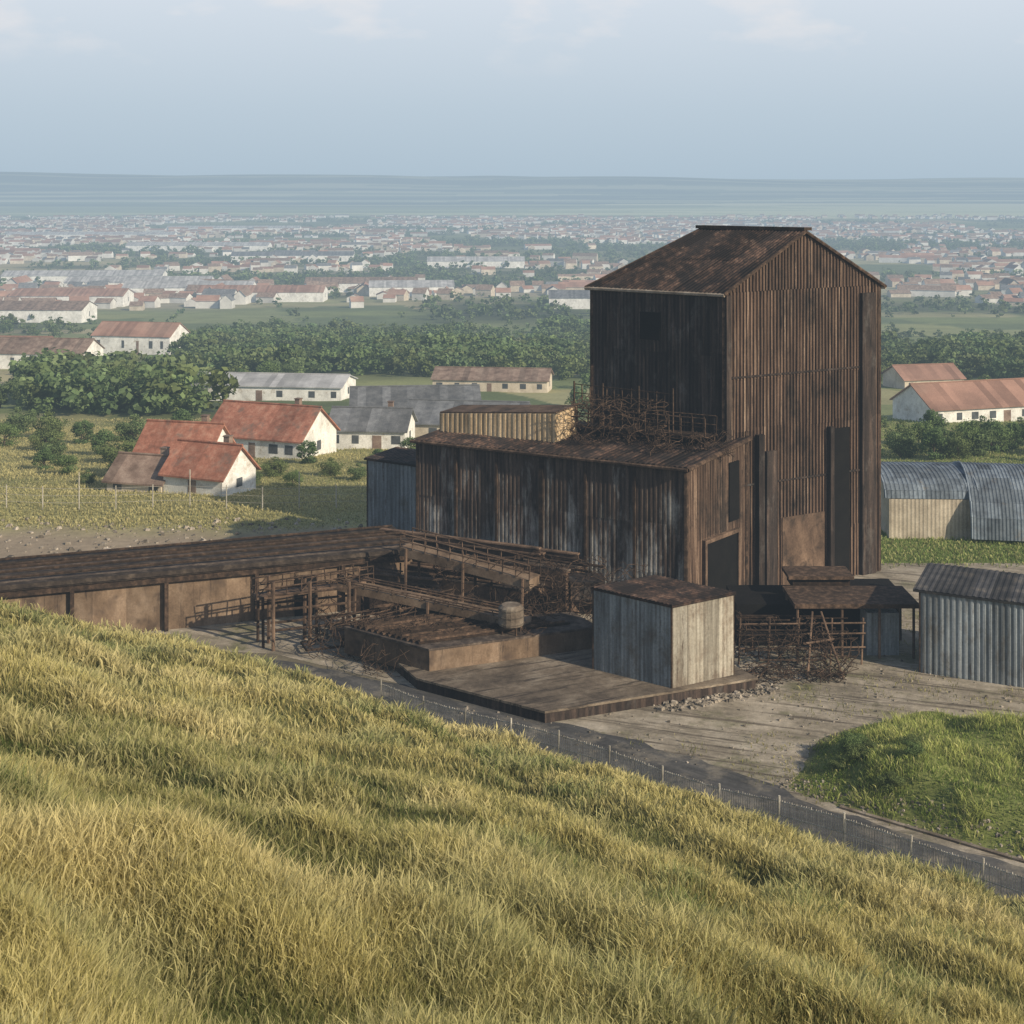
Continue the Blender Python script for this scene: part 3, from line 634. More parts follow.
T=thing('post_rack',(o_[0],o_[1],0),'open rusty steel post rack beside the dock','rack')
for a in(0,2.2,4.6):
    for c in(0,1.5): b=B(); b.tube((o_[0]+a*uD[0]+bD[0]*c,o_[1]+a*uD[1]+bD[1]*c,0),(o_[0]+a*uD[0]+bD[0]*c,o_[1]+a*uD[1]+bD[1]*c,4.1-.3*a*.3),.12,6,.6); part('post',b,m_rust_warm,T)
for z in(1.2,2.4,3.3):
    for c in(0,1.5): b=B(); b.tube((o_[0]-uD[0]*.3+bD[0]*c,o_[1]-uD[1]*.3+bD[1]*c,z),(o_[0]+5.2*uD[0]+bD[0]*c,o_[1]+5.2*uD[1]+bD[1]*c,z),.08,6,.5); part('rail',b,m_rust_steel,T)
tx,ty=-.05,82.0
T=thing('storage_tank',(tx,ty,1.9),'small rusty cylindrical drum with bands on legs','tank')
b=B(); 
for z0,z1,r0,r1 in((2.2,2.4,.4,.72),(2.4,3.4,.72,.72),(3.4,3.55,.72,.55)): b.tube((tx,ty,z0),(tx,ty,z1),r0,16,.45,0,r1)
for z in(2.5,2.9,3.3): b.tube((tx,ty,z-.03),(tx,ty,z+.03),.76,16,.2)
part('vessel',b,m_conc,T)
for k in range(4): 
    w=k*math.pi/2+.5; b=B(); b.tube((tx+.6*math.cos(w),ty+.6*math.sin(w),1.9),(tx+.55*math.cos(w),ty+.55*math.sin(w),2.6),.06,5); part('leg',b,m_rust_steel,T)
def hopper(c,w,z0,z1,lab):
    T=thing('hopper',(*c,0),lab,'hopper'); b=B()
    f=lambda s,z:[(c[0]-s,c[1]-s,z),(c[0]+s,c[1]-s,z),(c[0]+s,c[1]+s,z),(c[0]-s,c[1]+s,z)]
    b.hexa(f(w*.35,z0),f(w,(z0+z1)/2),.4); b.hexa(f(w,(z0+z1)/2),f(w,z1),.6); b.hexa(f(w*1.08,z1-.1),f(w*1.08,z1+.05),.3); part('bin',b,m_rust_dark,T)
    for sx in(-1,1):
        for sy in(-1,1): b=B(); b.tube((c[0]+sx*w,c[1]+sy*w,0),(c[0]+sx*w,c[1]+sy*w,z1),.08,5); part('leg',b,m_rust_steel,T)
hopper((4.6,87.9),1.0,1.3,3.4,'square rusty hopper bin on four legs')
b=B()
pipes(b,o2(E,19,-6.5),(-uEF[0],-uEF[1]),uEG,(0,14,-1.5,5.5,.4,3.6),42,(.03,.10))
pipes(b,(-12,83.5),(.94,.34),(-.34,.94),(0,8,0,3,.3,2.4),16,(.03,.08))
solo('pipework',b,m_rust_steel,(0,0,0),'mass of rusty pipes and ducts below the annex',kind='stuff')
b=B()
tangle(b,(-7,84.5,.8),(3,88.5,2.9),85,(.011,.026)); tangle(b,(-12,82.5,.1),(-5,88,2.4),80,(.011,.026)); tangle(b,(1,85,1.5),(8.5,89.5,4.3),90,(.012,.026))
tangle(b,(-9,81.4,1.9),(2,84.5,2.4),22,(.010,.02)); tangle(b,(-5,88,3),(6,92,4.2),35,(.011,.024)); tangle(b,(-8.5,79.8,.05),(-4.6,83,1.6),30,(.012,.024))
solo('scrap_tangle',b,m_rust_steel,(0,0,0),'tangled heap of rusty cables and bent rods',kind='stuff')
# platform right
T=thing('steel_platform',(19.5,84,0),'rusty steel platform with heavy flat slab deck on legs','platform')
o_=(13.9,82.6); uR,_=unit((14.6,83.2),(22.6,83.2)); vR=(-uR[1],uR[0])
b=B(); b.box(o_,uR,vR,2.6,9.9,.4,4.2,3.0,3.25,.7); part('deck',b,m_rust_steel,T)
b=B(); b.box(o_,uR,vR,3.0,7.0,4.25,6.6,3.6,3.8,.8); b.box(o_,uR,vR,3.3,6.8,4.5,6.4,3.0,3.6,.1); part('upper_deck',b,m_rust_steel,T)
for a,c,zt_ in((2.8,.6,3.0),(5.4,.6,3.0),(7.6,.6,3.0),(9.6,.6,3.0),(9.6,3.8,3.0),(2.8,3.8,3.0)):
    b=B(); x,y=o_[0]+uR[0]*a+vR[0]*c,o_[1]+uR[1]*a+vR[1]*c; b.tube((x,y,0),(x,y,zt_),.08,6,.8); part('leg',b,m_rust_warm,T)
b=B(); b.box(o_,uR,vR,7.0,8.9,1.2,2.8,0,2.5,.6); part('cabinet',b,m_grey,T,'grey metal cabinet under the deck')
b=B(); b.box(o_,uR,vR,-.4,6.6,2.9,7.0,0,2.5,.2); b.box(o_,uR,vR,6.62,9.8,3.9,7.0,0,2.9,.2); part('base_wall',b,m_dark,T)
for z in(.9,1.7,2.3): b=B(); b.tube((o_[0]-.9,o_[1]-.3,z),(o_[0]+6.5,o_[1]-.5,z+.15),.05,6,.8); part('rail',b,m_rust_warm,T)
for a in(-.8,.9,2.6,4.5,6.3): b=B(); b.tube((o_[0]+a,o_[1]-.4,0),(o_[0]+a+.1,o_[1]-.4,2.7),.055,6,.7); part('post',b,m_rust_warm,T)
b=B(); pipes(b,(13.2,80.9),uR,vR,(0,6.4,0,3.0,.2,2.7),20,(.03,.07)); tangle(b,(13.0,80.0,.05),(19.6,84.5,2.5),75,(.011,.026)); tangle(b,(12.8,78.9,.02),(18.6,80.8,.6),45,(.011,.024))
solo('scrap_tangle',b,m_rust_steel,(0,0,0),'tangle of rusty pipes below the steel platform',kind='stuff')
T=thing('steel_prop',(18.0,79.4,0),'pair of leaning rusty steel props','steel prop')
x0,y0=18.6,79.8
for p,q_ in(((x0,y0,0),(x0-.7,y0+2.6,3.0)),((x0-2,y0+.1,0),(x0-1.2,y0+2.6,3.0)),((x0-2.0,y0+1.2,1.6),(x0-.2,y0+1.4,1.8))): b=B(); b.tube(p,q_,.065,6,.8); part('strut',b,m_rust_warm,T)
def rubble(name,label,n,fx,s=(.06,.3)):
    b=B()
    for _ in range(n):
        x,y,z=fx(); r=s[0]+(s[1]-s[0])*random.random()**2.2; a=random.random()*6; u_=(math.cos(a),math.sin(a)); v_=(-u_[1]*random.uniform(.6,1),u_[0])
        k=random.uniform(.5,.85); P=[(-r,-r*.7),(r*.9,-r*.8),(r,r*.6),(-r*.8,r)]
        W=lambda q,kk,zz:(x+u_[0]*q[0]*kk+v_[0]*q[1]*kk,y+u_[1]*q[0]*kk+v_[1]*q[1]*kk,zz)
        b.hexa([W(q,1,z-.02) for q in P],[W(q,k,z+r*random.uniform(.4,.9)) for q in P],random.random())
    solo(name,b,m_stone,(0,0,0),label,kind='stuff')
def f1_():
    t=random.random(); x=8+t*6.5+random.gauss(0,.4); y=76.0+(t*6.5)*.35-random.random()*1.3+t*.8; return x,y,0.02
rubble('rubble','loose stones and broken concrete at slab edge',260,f1_,(.04,.2))
def f2_():
    x=random.uniform(-42,-10); y=random.uniform(104,118); return x,y,zt(x,y)
rubble('rubble','scattered stones on bare earth behind the dock',500,f2_,(.06,.3))
def f3_():
    t=random.uniform(-12,12.5); d=-2.9-random.random()*1.4; return 20-.783*t-.622*d,55.7+.622*t-.783*d,zt(20-.783*t-.622*d,55.7+.622*t-.783*d)
rubble('rubble','stones edging the grassy mound by the road',1300,f3_,(.02,.11))
def f4_():
    x=random.uniform(-4,34); y=random.uniform(68,84); return x,y,.022
rubble('rubble','small debris strewn over the dirt yard',900,f4_,(.02,.10))

# fences
T=thing('picket_fence',(0,68,0),'pale weathered metal picket fence along the hill foot','fence')
fp=[]
t=-22.
while t<30: 
    d=7.5; fp.append((20-.783*t-.622*d,55.7+.622*t-.783*d)); t+=2.6
b=B()
for p,q_ in zip(fp[:-1],fp[1:]):
    zp,zq=zt(*p),zt(*q_)
    for h in(.5,1.1,1.62): b.tube((*p,zp+h),(*q_,zq+h),.022,4,.6)
    n=26
    for k in range(1,n):
        x,y=lerp(p,q_,k/n); z=zt(x,y); b.tube((x,y,z+.0),(x,y,zp+(zq-zp)*k/n+1.68+random.uniform(-.04,.04)),.015,4,random.uniform(.4,1))
part('pickets',b,m_fence,T)
for p in fp:
    b=B(); z=zt(*p); b.tube((*p,z-.2),(p[0]+random.uniform(-.05,.05),p[1],z+1.85),.04,6,random.random()); part('post',b,m_fence,T)
T=thing('wire_fence',(-25,120,0),'wire fence with thin pale posts across meadow','fence')
pp=[(-46+k*3.1,120.5+.06*k+random.uniform(-.2,.2)) for k in range(14)]; b=B()
for p,q_ in zip(pp[:-1],pp[1:]):
    for h in(.6,1.2,1.8): b.tube((*p,zt(*p)+h),(*q_,zt(*q_)+h),.015,4,.5)
part('wire',b,m_fence,T)
for k,p in enumerate(pp):
    b=B(); z=zt(*p); hh=2.0 if k%3 else 3.2; b.tube((*p,z-.1),(*p,z+hh),.05,6,.6); part('post',b,m_fence,T)

# ------------------------------------------------------------ houses
def house(c,ang,L,W,h,rh,roofm,wallm,label,name='house',cat='house',wins=4,chim=True,group=None,sides=(-1,)):
    z=zt(*c)-.2; T=thing(name,(c[0],c[1],z),label,cat,group); u_=(math.cos(ang),math.sin(ang)); v_=(-u_[1],u_[0])
    W3=lambda a,d,zz:(c[0]+u_[0]*a+v_[0]*d,c[1]+u_[1]*a+v_[1]*d,z+zz)
    l,w=L/2,W/2
    b=B(); b.box(c,u_,v_,-l,l,-w,w,z,z+h,.6)
    for s in(-l,l): b.face([W3(s,-w,h),W3(s,w,h),W3(s,0,h+rh)] if s>0 else [W3(s,w,h),W3(s,-w,h),W3(s,0,h+rh)],.6)
    part('wall',b,wallm,T)
    b=B(); o=.35; sl=rh/w; ny_=max(6,int(L/1.1))
    for s in(-1,1):
        for k in range(ny_):
            a0=-l-o+(L+2*o)*k/ny_; a1=-l-o+(L+2*o)*(k+1)/ny_; t=random.uniform(.3,.7)
            e0=[W3(a0,s*(w+o),h-o*sl),W3(a1,s*(w+o),h-o*sl),W3(a1,0,h+rh),W3(a0,0,h+rh)]
            if s>0: e0=e0[::-1]
            b.hexa(e0,[(x,y,q+.16) for x,y,q in e0],t)
    b.tube(W3(-l-o,0,h+rh+.18),W3(l+o,0,h+rh+.18),.14,6,.4)
    part('roof',b,roofm,T)
    if chim:
        b=B(); cx=l*.45; p=W3(cx,w*.3,0); b.box((p[0],p[1]),u_,v_,-.3,.3,-.3,.3,z+h+rh*.4,z+h+rh+.7,.5); b.box((p[0],p[1]),u_,v_,-.36,.36,-.36,.36,z+h+rh+.7,z+h+rh+.8,.3)
        part('chimney',b,m_brown,T)
    for s in sides:
        for k in range(wins):
            if random.random()<.15: continue
            a=-l+L*(k+.5+random.uniform(-.12,.12))/wins; wd_=min(.5,L/wins*.22)*random.uniform(.8,1.2)
            b=B(); isd=k==wins//2
            b.box(c,u_,v_,a-wd_,a+wd_,s*w-(.03 if s<0 else 0),s*w+(.03 if s>0 else 0),z+h*(.12 if isd else .42),z+h*.78,.5)
            part('door' if isd else 'window',b,m_brown if isd else m_glass,T)
    b=B(); b.box(c,u_,v_,l,l+.03,-.45,.45,z+h*.4,z+h*.78,.5); part('window',b,m_glass,T)
    return T
house((-27.5,129.5),-.42,6.4,5.2,2.1,2.3,m_red,m_white,'white house with bright red tiled roof',wins=3)
house((-31.8,138.5),-.25,7.5,6,3.0,2.6,m_red,m_white,'white house with weathered red roof',wins=3)
house((-33.6,131.5),-.3,5.6,5.0,1.4,1.8,m_brown,m_cream,'low cream house with brown tiled roof',wins=3)
house((-27.0,160),-.38,12.0,8,2.8,2.9,m_red,m_white,'long white house with red tiled roof',wins=5)
house((-16.5,168),-.1,9.0,7,2.7,1.9,m_groof,m_white,'white house with grey slate roof',wins=4)
house((-5.5,182),-.15,15,10,2.4,2.0,m_groof,m_cream,'low workshop with wide grey roof',name='workshop',cat='workshop',wins=6,chim=False)
house((-14,205),.1,18,10,2.6,2.2,m_groof,m_cream,'low workshop with wide grey roof',name='workshop',cat='workshop',wins=6,chim=False)
house((-42,246),-.12,28,11,3.0,1.3,m_proof,m_white,'long white workshop with pale grey roof',name='workshop',cat='workshop',wins=9,chim=False)
house((-3.5,262),-.12,21,9,2.6,1.5,m_brown,m_cream,'long cream block with brown roof',name='workshop',cat='workshop',wins=7,chim=False)
house((-108,414),-.2,24,13,6,3.2,m_tred,m_white,'large white hall with faded red roof',name='hall',cat='hall',wins=6,chim=False)
house((-112,338),-.12,26,12,4.6,2.8,m_brown,m_white,'long white building with brown roof',name='hall',cat='hall',wins=7,chim=False)
house((-131,372),-.1,22,12,4.2,2.8,m_tred,m_white,'white hall with faded red roof',name='hall',cat='hall',wins=6,chim=False)
house((67,204),.3,22,10,2.8,2.7,m_tred,m_white,'long white house with red tiled roof',wins=8,chim=False)
house((78,270),.2,12,9,2.4,2.0,m_tred,m_cream,'cream house with faded tiled roof',wins=4,chim=False)
house((62,300),.05,14,9,2.6,2.2,m_groof,m_cream,'cream house with grey slate roof',wins=4,chim=False)
for i,(x,y,L,rm,wm,lab) in enumerate([(-190,840,75,m_proof,m_white,'long white factory with pale roof'),(-140,800,70,m_tred,m_white,'long white factory with red roof'),(-235,900,90,m_proof,m_white,'long white factory with pale roof'),(-95,900,70,m_brown,m_white,'long white factory with brown roof'),(30,730,22,m_groof,m_white,'white shed with grey roof'),(-300,1000,110,m_proof,m_white,'long white factory with pale roof'),(-60,850,50,m_proof,m_white,'long white factory with pale roof'),(-235,760,60,m_tred,m_white,'long white factory with red roof'),(-210,640,40,m_brown,m_white,'long white factory with brown roof'),(-330,1500,150,m_proof,m_white,'long white factory with pale roof'),(-560,1900,220,m_proof,m_white,'long white factory with pale roof'),(-420,2150,200,m_proof,m_white,'long white factory with pale roof'),(-30,1180,80,m_proof,m_white,'long white factory with pale roof'),(-200,1300,110,m_groof,m_white,'long white factory with grey roof')]):
    house((x,y),random.uniform(-.05,.08),L,22,6,3,rm,wm,lab,name='factory',cat='factory',wins=0,chim=False)
def barn(c,ang,L,W,h,r,wallm,roofm,label):
    z=zt(*c)-.1; T=thing('barn',(c[0],c[1],z),label,'barn'); u_=(math.cos(ang),math.sin(ang)); v_=(-u_[1],u_[0])
    W3=lambda a,d,zz:(c[0]+u_[0]*a+v_[0]*d,c[1]+u_[1]*a+v_[1]*d,z+zz)
    n=12; prof=[(-W/2*math.cos(math.pi*k/n),h+r*math.sin(math.pi*k/n)**.8) for k in range(n+1)]
    b=B()
    for s,sg in((-L/2,1),(L/2,-1)):
        pts=[W3(s,-W/2,0)]+[W3(s,d,q) for d,q in prof]+[W3(s,W/2,0)]
        b.face(pts if sg<0 else pts[::-1],.5)
    if h>.5:
        b.panels(W3(-L/2,-W/2,0),W3(L/2,-W/2,0),W3(L/2,-W/2,h),W3(-L/2,-W/2,h),1,(0,1),.3,.02,.02,0,(.4,.7))
        b.panels(W3(L/2,W/2,0),W3(-L/2,W/2,0),W3(-L/2,W/2,h),W3(L/2,W/2,h),1,(0,1),.3,.02,.02,0,(.4,.7))
    part('wall',b,wallm,T)
    b=B()
    for (d0,q0),(d1,q1) in zip(prof[:-1],prof[1:]):
        b.panels(W3(-L/2-.3,d0,q0+.03),W3(L/2+.3,d0,q0+.03),W3(L/2+.3,d1,q1+.03),W3(-L/2-.3,d1,q1+.03),1.1,(0,1),.30,.035,.01,0,(.25,.8))
    for s in(-L/2-.3,L/2+.3): b.path([W3(s,d,q+.08) for d,q in prof],.09,5,.7)
    part('roof',b,roofm,T); return T
barn((33.0,115.5),-.05,6.6,9,3.2,1.7,m_cream,m_blueroof,'barn with pale beige wall and blue-grey curved roof')
barn((42.8,114),-.16,12.5,11,.4,4.7,m_pale,m_blueroof,'round-roofed corrugated blue-grey barn')

# ------------------------------------------------------------ trees
def crown_np(n_blob,per,size,H,R,seed,cb=.30):
    r=np.random.default_rng(seed); V_=[];Cc=[]
    for k in range(n_blob):
        a=r.uniform(0,2*np.pi); zz=r.uniform(-.9,1); rad=np.sqrt(max(0,1-zz*zz))*r.uniform(.35,.8)
        c=np.array([np.cos(a)*rad*R,np.sin(a)*rad*R,H*(.62+.32*zz)]); br=R*r.uniform(.28,.48); sh=r.uniform(.75,1.2)
        p=r.normal(0,1,(per,3)); p/=np.linalg.norm(p,axis=1)[:,None]; p*=r.uniform(.5,1.05,(per,1))*br; p[:,2]*=.8
        # leaf planes roughly face outwards so clumps shade like rounded masses
        nn=p/np.linalg.norm(p,axis=1)[:,None]+r.normal(0,.45,(per,3)); nn/=np.linalg.norm(nn,axis=1)[:,None]
        e1=np.cross(nn,r.normal(0,1,(per,3))); e1/=np.linalg.norm(e1,axis=1)[:,None]; e2=np.cross(nn,e1)
        s=size*r.uniform(.6,1.3,(per,1)); q=np.stack([c+p-e1*s,c+p-e2*s*.7,c+p+e1*s,c+p+e2*s*.7],1)
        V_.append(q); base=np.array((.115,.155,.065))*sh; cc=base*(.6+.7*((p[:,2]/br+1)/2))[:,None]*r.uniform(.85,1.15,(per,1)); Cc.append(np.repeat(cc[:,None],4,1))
    return np.concatenate(V_),np.concatenate(Cc)
def qmesh(name,v,c,mat):
    n=len(v); return npmesh(name,v.reshape(-1,3),np.arange(n*4),np.arange(n)*4,np.full(n,4),c.reshape(-1,3),mat)
TV=[]
for k in range(4):
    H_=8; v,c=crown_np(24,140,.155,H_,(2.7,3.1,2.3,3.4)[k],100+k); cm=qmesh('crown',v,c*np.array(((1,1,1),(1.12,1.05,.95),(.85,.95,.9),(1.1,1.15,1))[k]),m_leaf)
    b=B(); b.tube((0,0,-.3),(.1,0,2.2),.26,8,.5,0,.18); b.tube((.1,0,2.2),(0,.1,5.2),.18,7,.5,0,.07)
    for j in range(6):
        w=j*1.05+k; z=2+j*.5; b.tube((.05,.05,z),(1.5*math.cos(w),1.5*math.sin(w),z+1.6),.09,5,.5,0,.03)
    TV.append((b.mesh('trunk',(0,0,0),[m_bark]),cm))
def tree(x,y,s,k,label,group,name='tree',sink=0.0,cat='tree',asp=1.0):
    e=bpy.data.objects.new(name,None); e.location=(x,y,zt(x,y)-sink*s); COL.objects.link(e); e.rotation_euler=(0,0,random.random()*6); e.scale=(s*asp*random.uniform(.9,1.15),s*asp*random.uniform(.9,1.15),s)
    setp(e,label,cat,None,group)
    for nm,me in zip(('trunk','crown'),TV[k]):
        o=bpy.data.objects.new(nm,me); COL.objects.link(o); o.parent=e
spots=[(-.345,232,.9),(-.315,226,.95),(-.295,221,.85),(-.28,228,1.0),(-.262,218,1.05),(-.25,226,.9),(-.235,236,1.0),(-.22,242,.8),(-.27,246,1.1),(-.305,244,1.),(-.33,250,1.1),(-.24,255,.9),(-.36,222,.8),(-.375,236,.9),(-.19,262,.8),(-.172,272,.85),(-.155,285,.9),(-.33,268,.9),(-.285,264,1)]
for i,(r_,y,s) in enumerate(spots): tree(r_*y,y,s*random.uniform(.75,1.05),i%4,'leafy green tree at the edge of the fields','trees at the field edge',sink=1.4)
for i,(x,y,s) in enumerate([(-31,145,.36),(-23.5,141,.34),(-21.5,150,.42),(-36,147,.45),(-38.5,139,.38),(-18,141,.32),(-37,152,.5),(-11,158,.36),(-24.5,134,.28),(-42,152,.5),(-46,160,.5),(-20.5,133,.25),(-40,134,.25),(-30,150,.4),(-48,146,.4),(-44,141,.35),(-50,155,.45),(-54,165,.5),(-41,166,.5),(-36,172,.5),(-47,176,.6),(-58,178,.6),(-14,150,.3),(-33,180,.5),(-15,138,.3),(-12,144,.35),(-52,172,.5),(-60,168,.5),(-64,185,.6),(-24,176,.4),(-43,185,.55)]):
    tree(x,y,s*1.05,i%4,'small round leafy tree near the houses','garden trees near the houses',sink=2.6,asp=1.25)
for i in range(30):
    x=43+i*1.1+random.uniform(-.5,.5); y=150+random.uniform(0,22); tree(x,y,random.uniform(.5,.78),i%4,'bushy green tree in a dense hedge line','bushy trees behind the barns',sink=2.4)
for i in range(9):
    t_=random.uniform(7,11); d_=random.uniform(-10,-4.2); x,y=20-.783*t_-.622*d_,55.7+.622*t_-.783*d_
    tree(x,y,random.uniform(.08,.14),(1,3)[i%2],'low leafy bush on the grassy mound','bushes on the roadside mound',name='bush',sink=3.0,cat='bush',asp=1.6)
def scatter_wood(name,label,n,y0,y1,H0,per,size,blobs):
    lib=[crown_np(blobs,per,size,1,.42,300+k) for k in range(5)]
    u=rng.random(n*6); Y=(y0**2+(y1**2-y0**2)*u)**.5; X=(rng.random(n*6)*2-1)*.45*Y
    w=woodmask(X,Y); tm=townmask(X,Y)
    wx=X+Y*.25+14*fbm(X,Y,80,7); wy=Y-X*.12+10*fbm(X,Y,60,8); ww=np.where(Y<900,70,260); hh=np.where(Y<900,38,150)
    ed=np.minimum(np.abs((wx/ww)%1-.0)*ww,np.abs((wy/hh)%1)*hh); hd=(ed<np.where(Y<900,3,14))&(fbm(X,Y,90,51)>.42)
    k=(rng.random(len(X))<w)|(hd&(rng.random(len(X))<.8)&(tm<.3))|(rng.random(len(X))<.015)|((tm>.3)&(rng.random(len(X))<.07))
    k&=~((Y<300)&(X>-60)&(X<6)&(w<.3)); 
    for hx,hy,hr in((-110,414,20),(-112,338,20),(-128,372,18),(66,204,20),(76,270,12),(62,300,12),(-42,246,22),(-3.5,262,18)): k&=((X-hx)**2+(Y-hy)**2>hr*hr)
    k&=~((np.abs(X/Y+.265)<.035)&(Y>300)&(Y<414)&(w<.9))
    X=X[k][:n];Y=Y[k][:n]; Z=terr(X,Y); Vs=[];Cs=[]; wk=w[k][:n]; ts=fbm(X,Y,45,88,2)
    for i in range(len(X)):
        v,c=lib[i%5]; s=H0*random.uniform(.4,1.1)*(.6 if wk[i]<.3 else .55+.75*ts[i]); a=random.random()*6; ca,sa=math.cos(a),math.sin(a)
        q=v.copy(); q[...,0]=(v[...,0]*ca-v[...,1]*sa)*1.25; q[...,1]=(v[...,0]*sa+v[...,1]*ca)*1.25; q*=s; q+=np.array((X[i],Y[i],Z[i]-.3*s)); Vs.append(q); Cs.append(c*random.uniform(.75,1.25)*(.75+.5*ts[i])*np.array((random.uniform(.9,1.12),1,random.uniform(.9,1.1))))
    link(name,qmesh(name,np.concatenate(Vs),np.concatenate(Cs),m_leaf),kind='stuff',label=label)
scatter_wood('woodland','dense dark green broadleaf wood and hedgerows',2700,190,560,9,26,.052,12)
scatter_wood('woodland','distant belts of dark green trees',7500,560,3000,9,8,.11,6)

# ------------------------------------------------------------ town
def hm(name,wall,roof):
    b=B(); l,w,h,r=.5,.5,1,.55
    b.box((0,0),(1,0),(0,1),-l,l,-w,w,0,h,.5,0)
    for s in(-1,1): b.face([(s*l,-w,h),(s*l,w,h),(s*l,0,h+r)][::s],.5,0)
    b.face([(-l*1.05,-w*1.1,h-.07),(l*1.05,-w*1.1,h-.07),(l*1.05,0,h+r+.03),(-l*1.05,0,h+r+.03)],.6,1)
    b.face([(l*1.05,w*1.1,h-.07),(-l*1.05,w*1.1,h-.07),(-l*1.05,0,h+r+.03),(l*1.05,0,h+r+.03)],.4,1)
    return b.mesh(name,(0,0,0),[wall,roof])
kinds=[(hm('house',m_twhite,m_tred),'small white house with faded red roof'),(hm('house',m_twhite,m_brown),'small white house with brown roof'),(hm('house',m_cream,m_tred),'small cream house with faded red roof'),(hm('house',m_twhite,m_groof),'small white house with grey roof'),(hm('house',m_cream,m_brown),'small cream house with brown roof')]
HX=[];HY=[]
y=700.
while y<3100:
    sy=11+y*.009; sx=12+y*.0015
    n=int(.92*y/sx); X=-.46*y+np.arange(n)*sx+rng.uniform(-5,5,n); Y=np.full(n,y)+rng.uniform(-7,7,n)+X*.05
    m=townmask(X,Y)*.88>rng.random(n); HX+=list(X[m]);HY+=list(Y[m]); y+=sy
HX=np.array(HX);HY=np.array(HY); od=np.argsort(HY); HX=HX[od];HY=HY[od]
fv=[];ff=[];fm=[];ft=[]
for i,(x,y) in enumerate(zip(HX,HY)):
    L=random.uniform(6.5,12); W=random.uniform(6,8.5); h=random.uniform(2.6,4.8); ang=random.choice((.05,.05,1.6,.3,-.25))+random.uniform(-.1,.1); k=random.choice((0,0,1,1,2,3,4)); z=zt(x,y)-.3
    if random.random()<.08: L*=2.8;h*=1.2
    if i<270:
        o=bpy.data.objects.new('house',kinds[k][0]); o.location=(x,y,z); o.rotation_euler=(0,0,ang); o.scale=(L,W,h); COL.objects.link(o); setp(o,kinds[k][1],'house',None,'houses of the valley town')
    else:
        ca,sa=math.cos(ang),math.sin(ang); i0=len(fv)
        pts=[(-.5,-.5,0),(.5,-.5,0),(.5,.5,0),(-.5,.5,0),(-.5,-.5,1),(.5,-.5,1),(.5,.5,1),(-.5,.5,1),(-.5,0,1.5),(.5,0,1.5)]
        for a,b_,c in pts: a*=L;b_*=W; fv.append((x+a*ca-b_*sa,y+a*sa+b_*ca,z+c*h))
        ft+=[random.uniform(.3,.7)]*10
        wm=(0,0,1,0,1)[k]; rm=(2,3,2,4,3)[k]
        for f,m in(((0,1,5,4),wm),((1,2,6,9,5),wm),((2,3,7,6),wm),((3,0,4,8,7),wm),((4,5,9,8),rm),((6,7,8,9),rm)): ff.append(tuple(i0+q for q in f)); fm.append(m)
b=B(); b.v=fv;b.f=ff;b.m=fm;b.t=ft
solo('distant_town',b,[m_twhite,m_cream,m_tred,m_brown,m_groof],(0,0,0),'dense hazy town of white and red-roofed houses',kind='stuff')

# ------------------------------------------------------------ world, sun, camera
w=bpy.data.worlds.new('World'); scene.world=w; w.use_nodes=True; nt=w.node_tree; nt.nodes.clear()
sx,sy=.80,-.60; el=math.radians(27)
NN=lambda t:nt.nodes.new(t); LK=nt.links.new
sk=NN('ShaderNodeTexSky'); sk.sky_type='NISHITA'; sk.sun_disc=False; sk.sun_elevation=el; sk.sun_rotation=math.atan2(sx,sy); sk.air_density=1.0; sk.dust_density=1.0; sk.ozone_density=1.0
sk2=NN('ShaderNodeVectorMath'); sk2.operation='SCALE'; sk2.inputs[3].default_value=1.2; LK(sk.outputs[0],sk2.inputs[0])
tc=NN('ShaderNodeTexCoord'); sep=NN('ShaderNodeSeparateXYZ'); LK(tc.outputs['Generated'],sep.inputs[0])
gr=NN('ShaderNodeValToRGB'); e=gr.color_ramp.elements; e[0].position=0.0; e[0].color=(.425,.535,.63,1); e[1].position=.13; e[1].color=(.66,.73,.81,1); q=e.new(.05); q.color=(.50,.60,.69,1); LK(sep.outputs[2],gr.inputs[0])
gs=NN('ShaderNodeVectorMath'); gs.operation='SCALE'; gs.inputs[3].default_value=10; LK(gr.outputs[0],gs.inputs[0])
fr=NN('ShaderNodeMapRange'); fr.inputs[1].default_value=.12; fr.inputs[2].default_value=.6; fr.interpolation_type='SMOOTHSTEP'; LK(sep.outputs[2],fr.inputs[0])
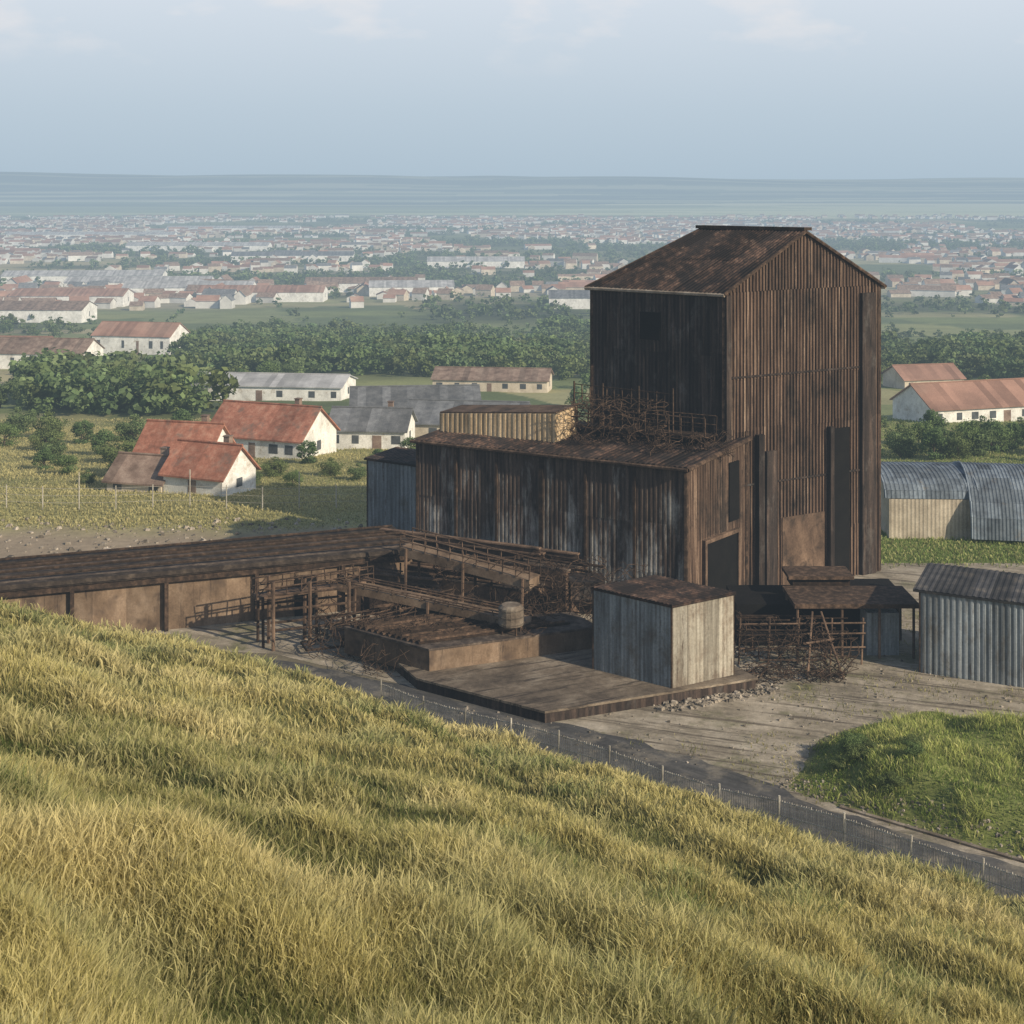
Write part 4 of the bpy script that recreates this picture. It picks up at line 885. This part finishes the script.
m1=NN('ShaderNodeMix'); m1.data_type='RGBA'; LK(fr.outputs[0],m1.inputs[0]); LK(gs.outputs[0],m1.inputs[6]); LK(sk2.outputs[0],m1.inputs[7])
mp=NN('ShaderNodeMapping'); mp.inputs['Scale'].default_value=(1,1,2.6); mp.inputs['Location'].default_value=(.75,.2,.1); LK(tc.outputs['Generated'],mp.inputs[0])
nz=NN('ShaderNodeTexNoise'); nz.inputs['Scale'].default_value=13; nz.inputs['Detail'].default_value=8; LK(mp.outputs[0],nz.inputs['Vector'])
rp_=NN('ShaderNodeValToRGB'); rp_.color_ramp.elements[0].position=.55; rp_.color_ramp.elements[0].color=(0,0,0,1); rp_.color_ramp.elements[1].position=.74; rp_.color_ramp.elements[1].color=(.6,.6,.6,1); LK(nz.outputs[0],rp_.inputs[0])
ce=NN('ShaderNodeMapRange'); ce.inputs[1].default_value=.07; ce.inputs[2].default_value=.105; LK(sep.outputs[2],ce.inputs[0])
cm_=NN('ShaderNodeMath'); cm_.operation='MULTIPLY'; LK(ce.outputs[0],cm_.inputs[0]); LK(rp_.outputs[0],cm_.inputs[1])
mx=NN('ShaderNodeMix'); mx.data_type='RGBA'; LK(cm_.outputs[0],mx.inputs[0]); LK(m1.outputs[2],mx.inputs[6]); mx.inputs[7].default_value=(8.4,8.1,8.1,1)
bg=NN('ShaderNodeBackground'); bg.inputs[1].default_value=.1; LK(mx.outputs[2],bg.inputs[0])
ow=NN('ShaderNodeOutputWorld'); LK(bg.outputs[0],ow.inputs[0])
sl=bpy.data.lights.new('sun','SUN'); sl.energy=5.0; sl.angle=math.radians(.6); sl.color=(1,.86,.66); so=bpy.data.objects.new('sun',sl); COL.objects.link(so)
dv=Vector((sx*math.cos(el),sy*math.cos(el),math.sin(el))); so.rotation_euler=dv.to_track_quat('Z','Y').to_euler()
cam=bpy.data.cameras.new('camera'); cam.lens=50; cam.sensor_width=36; cam.shift_y=-.324; cam.clip_end=40000; cam.clip_start=.5
co=bpy.data.objects.new('camera',cam); co.location=(0,0,28); co.rotation_euler=(math.radians(90),0,0); COL.objects.link(co); scene.camera=co
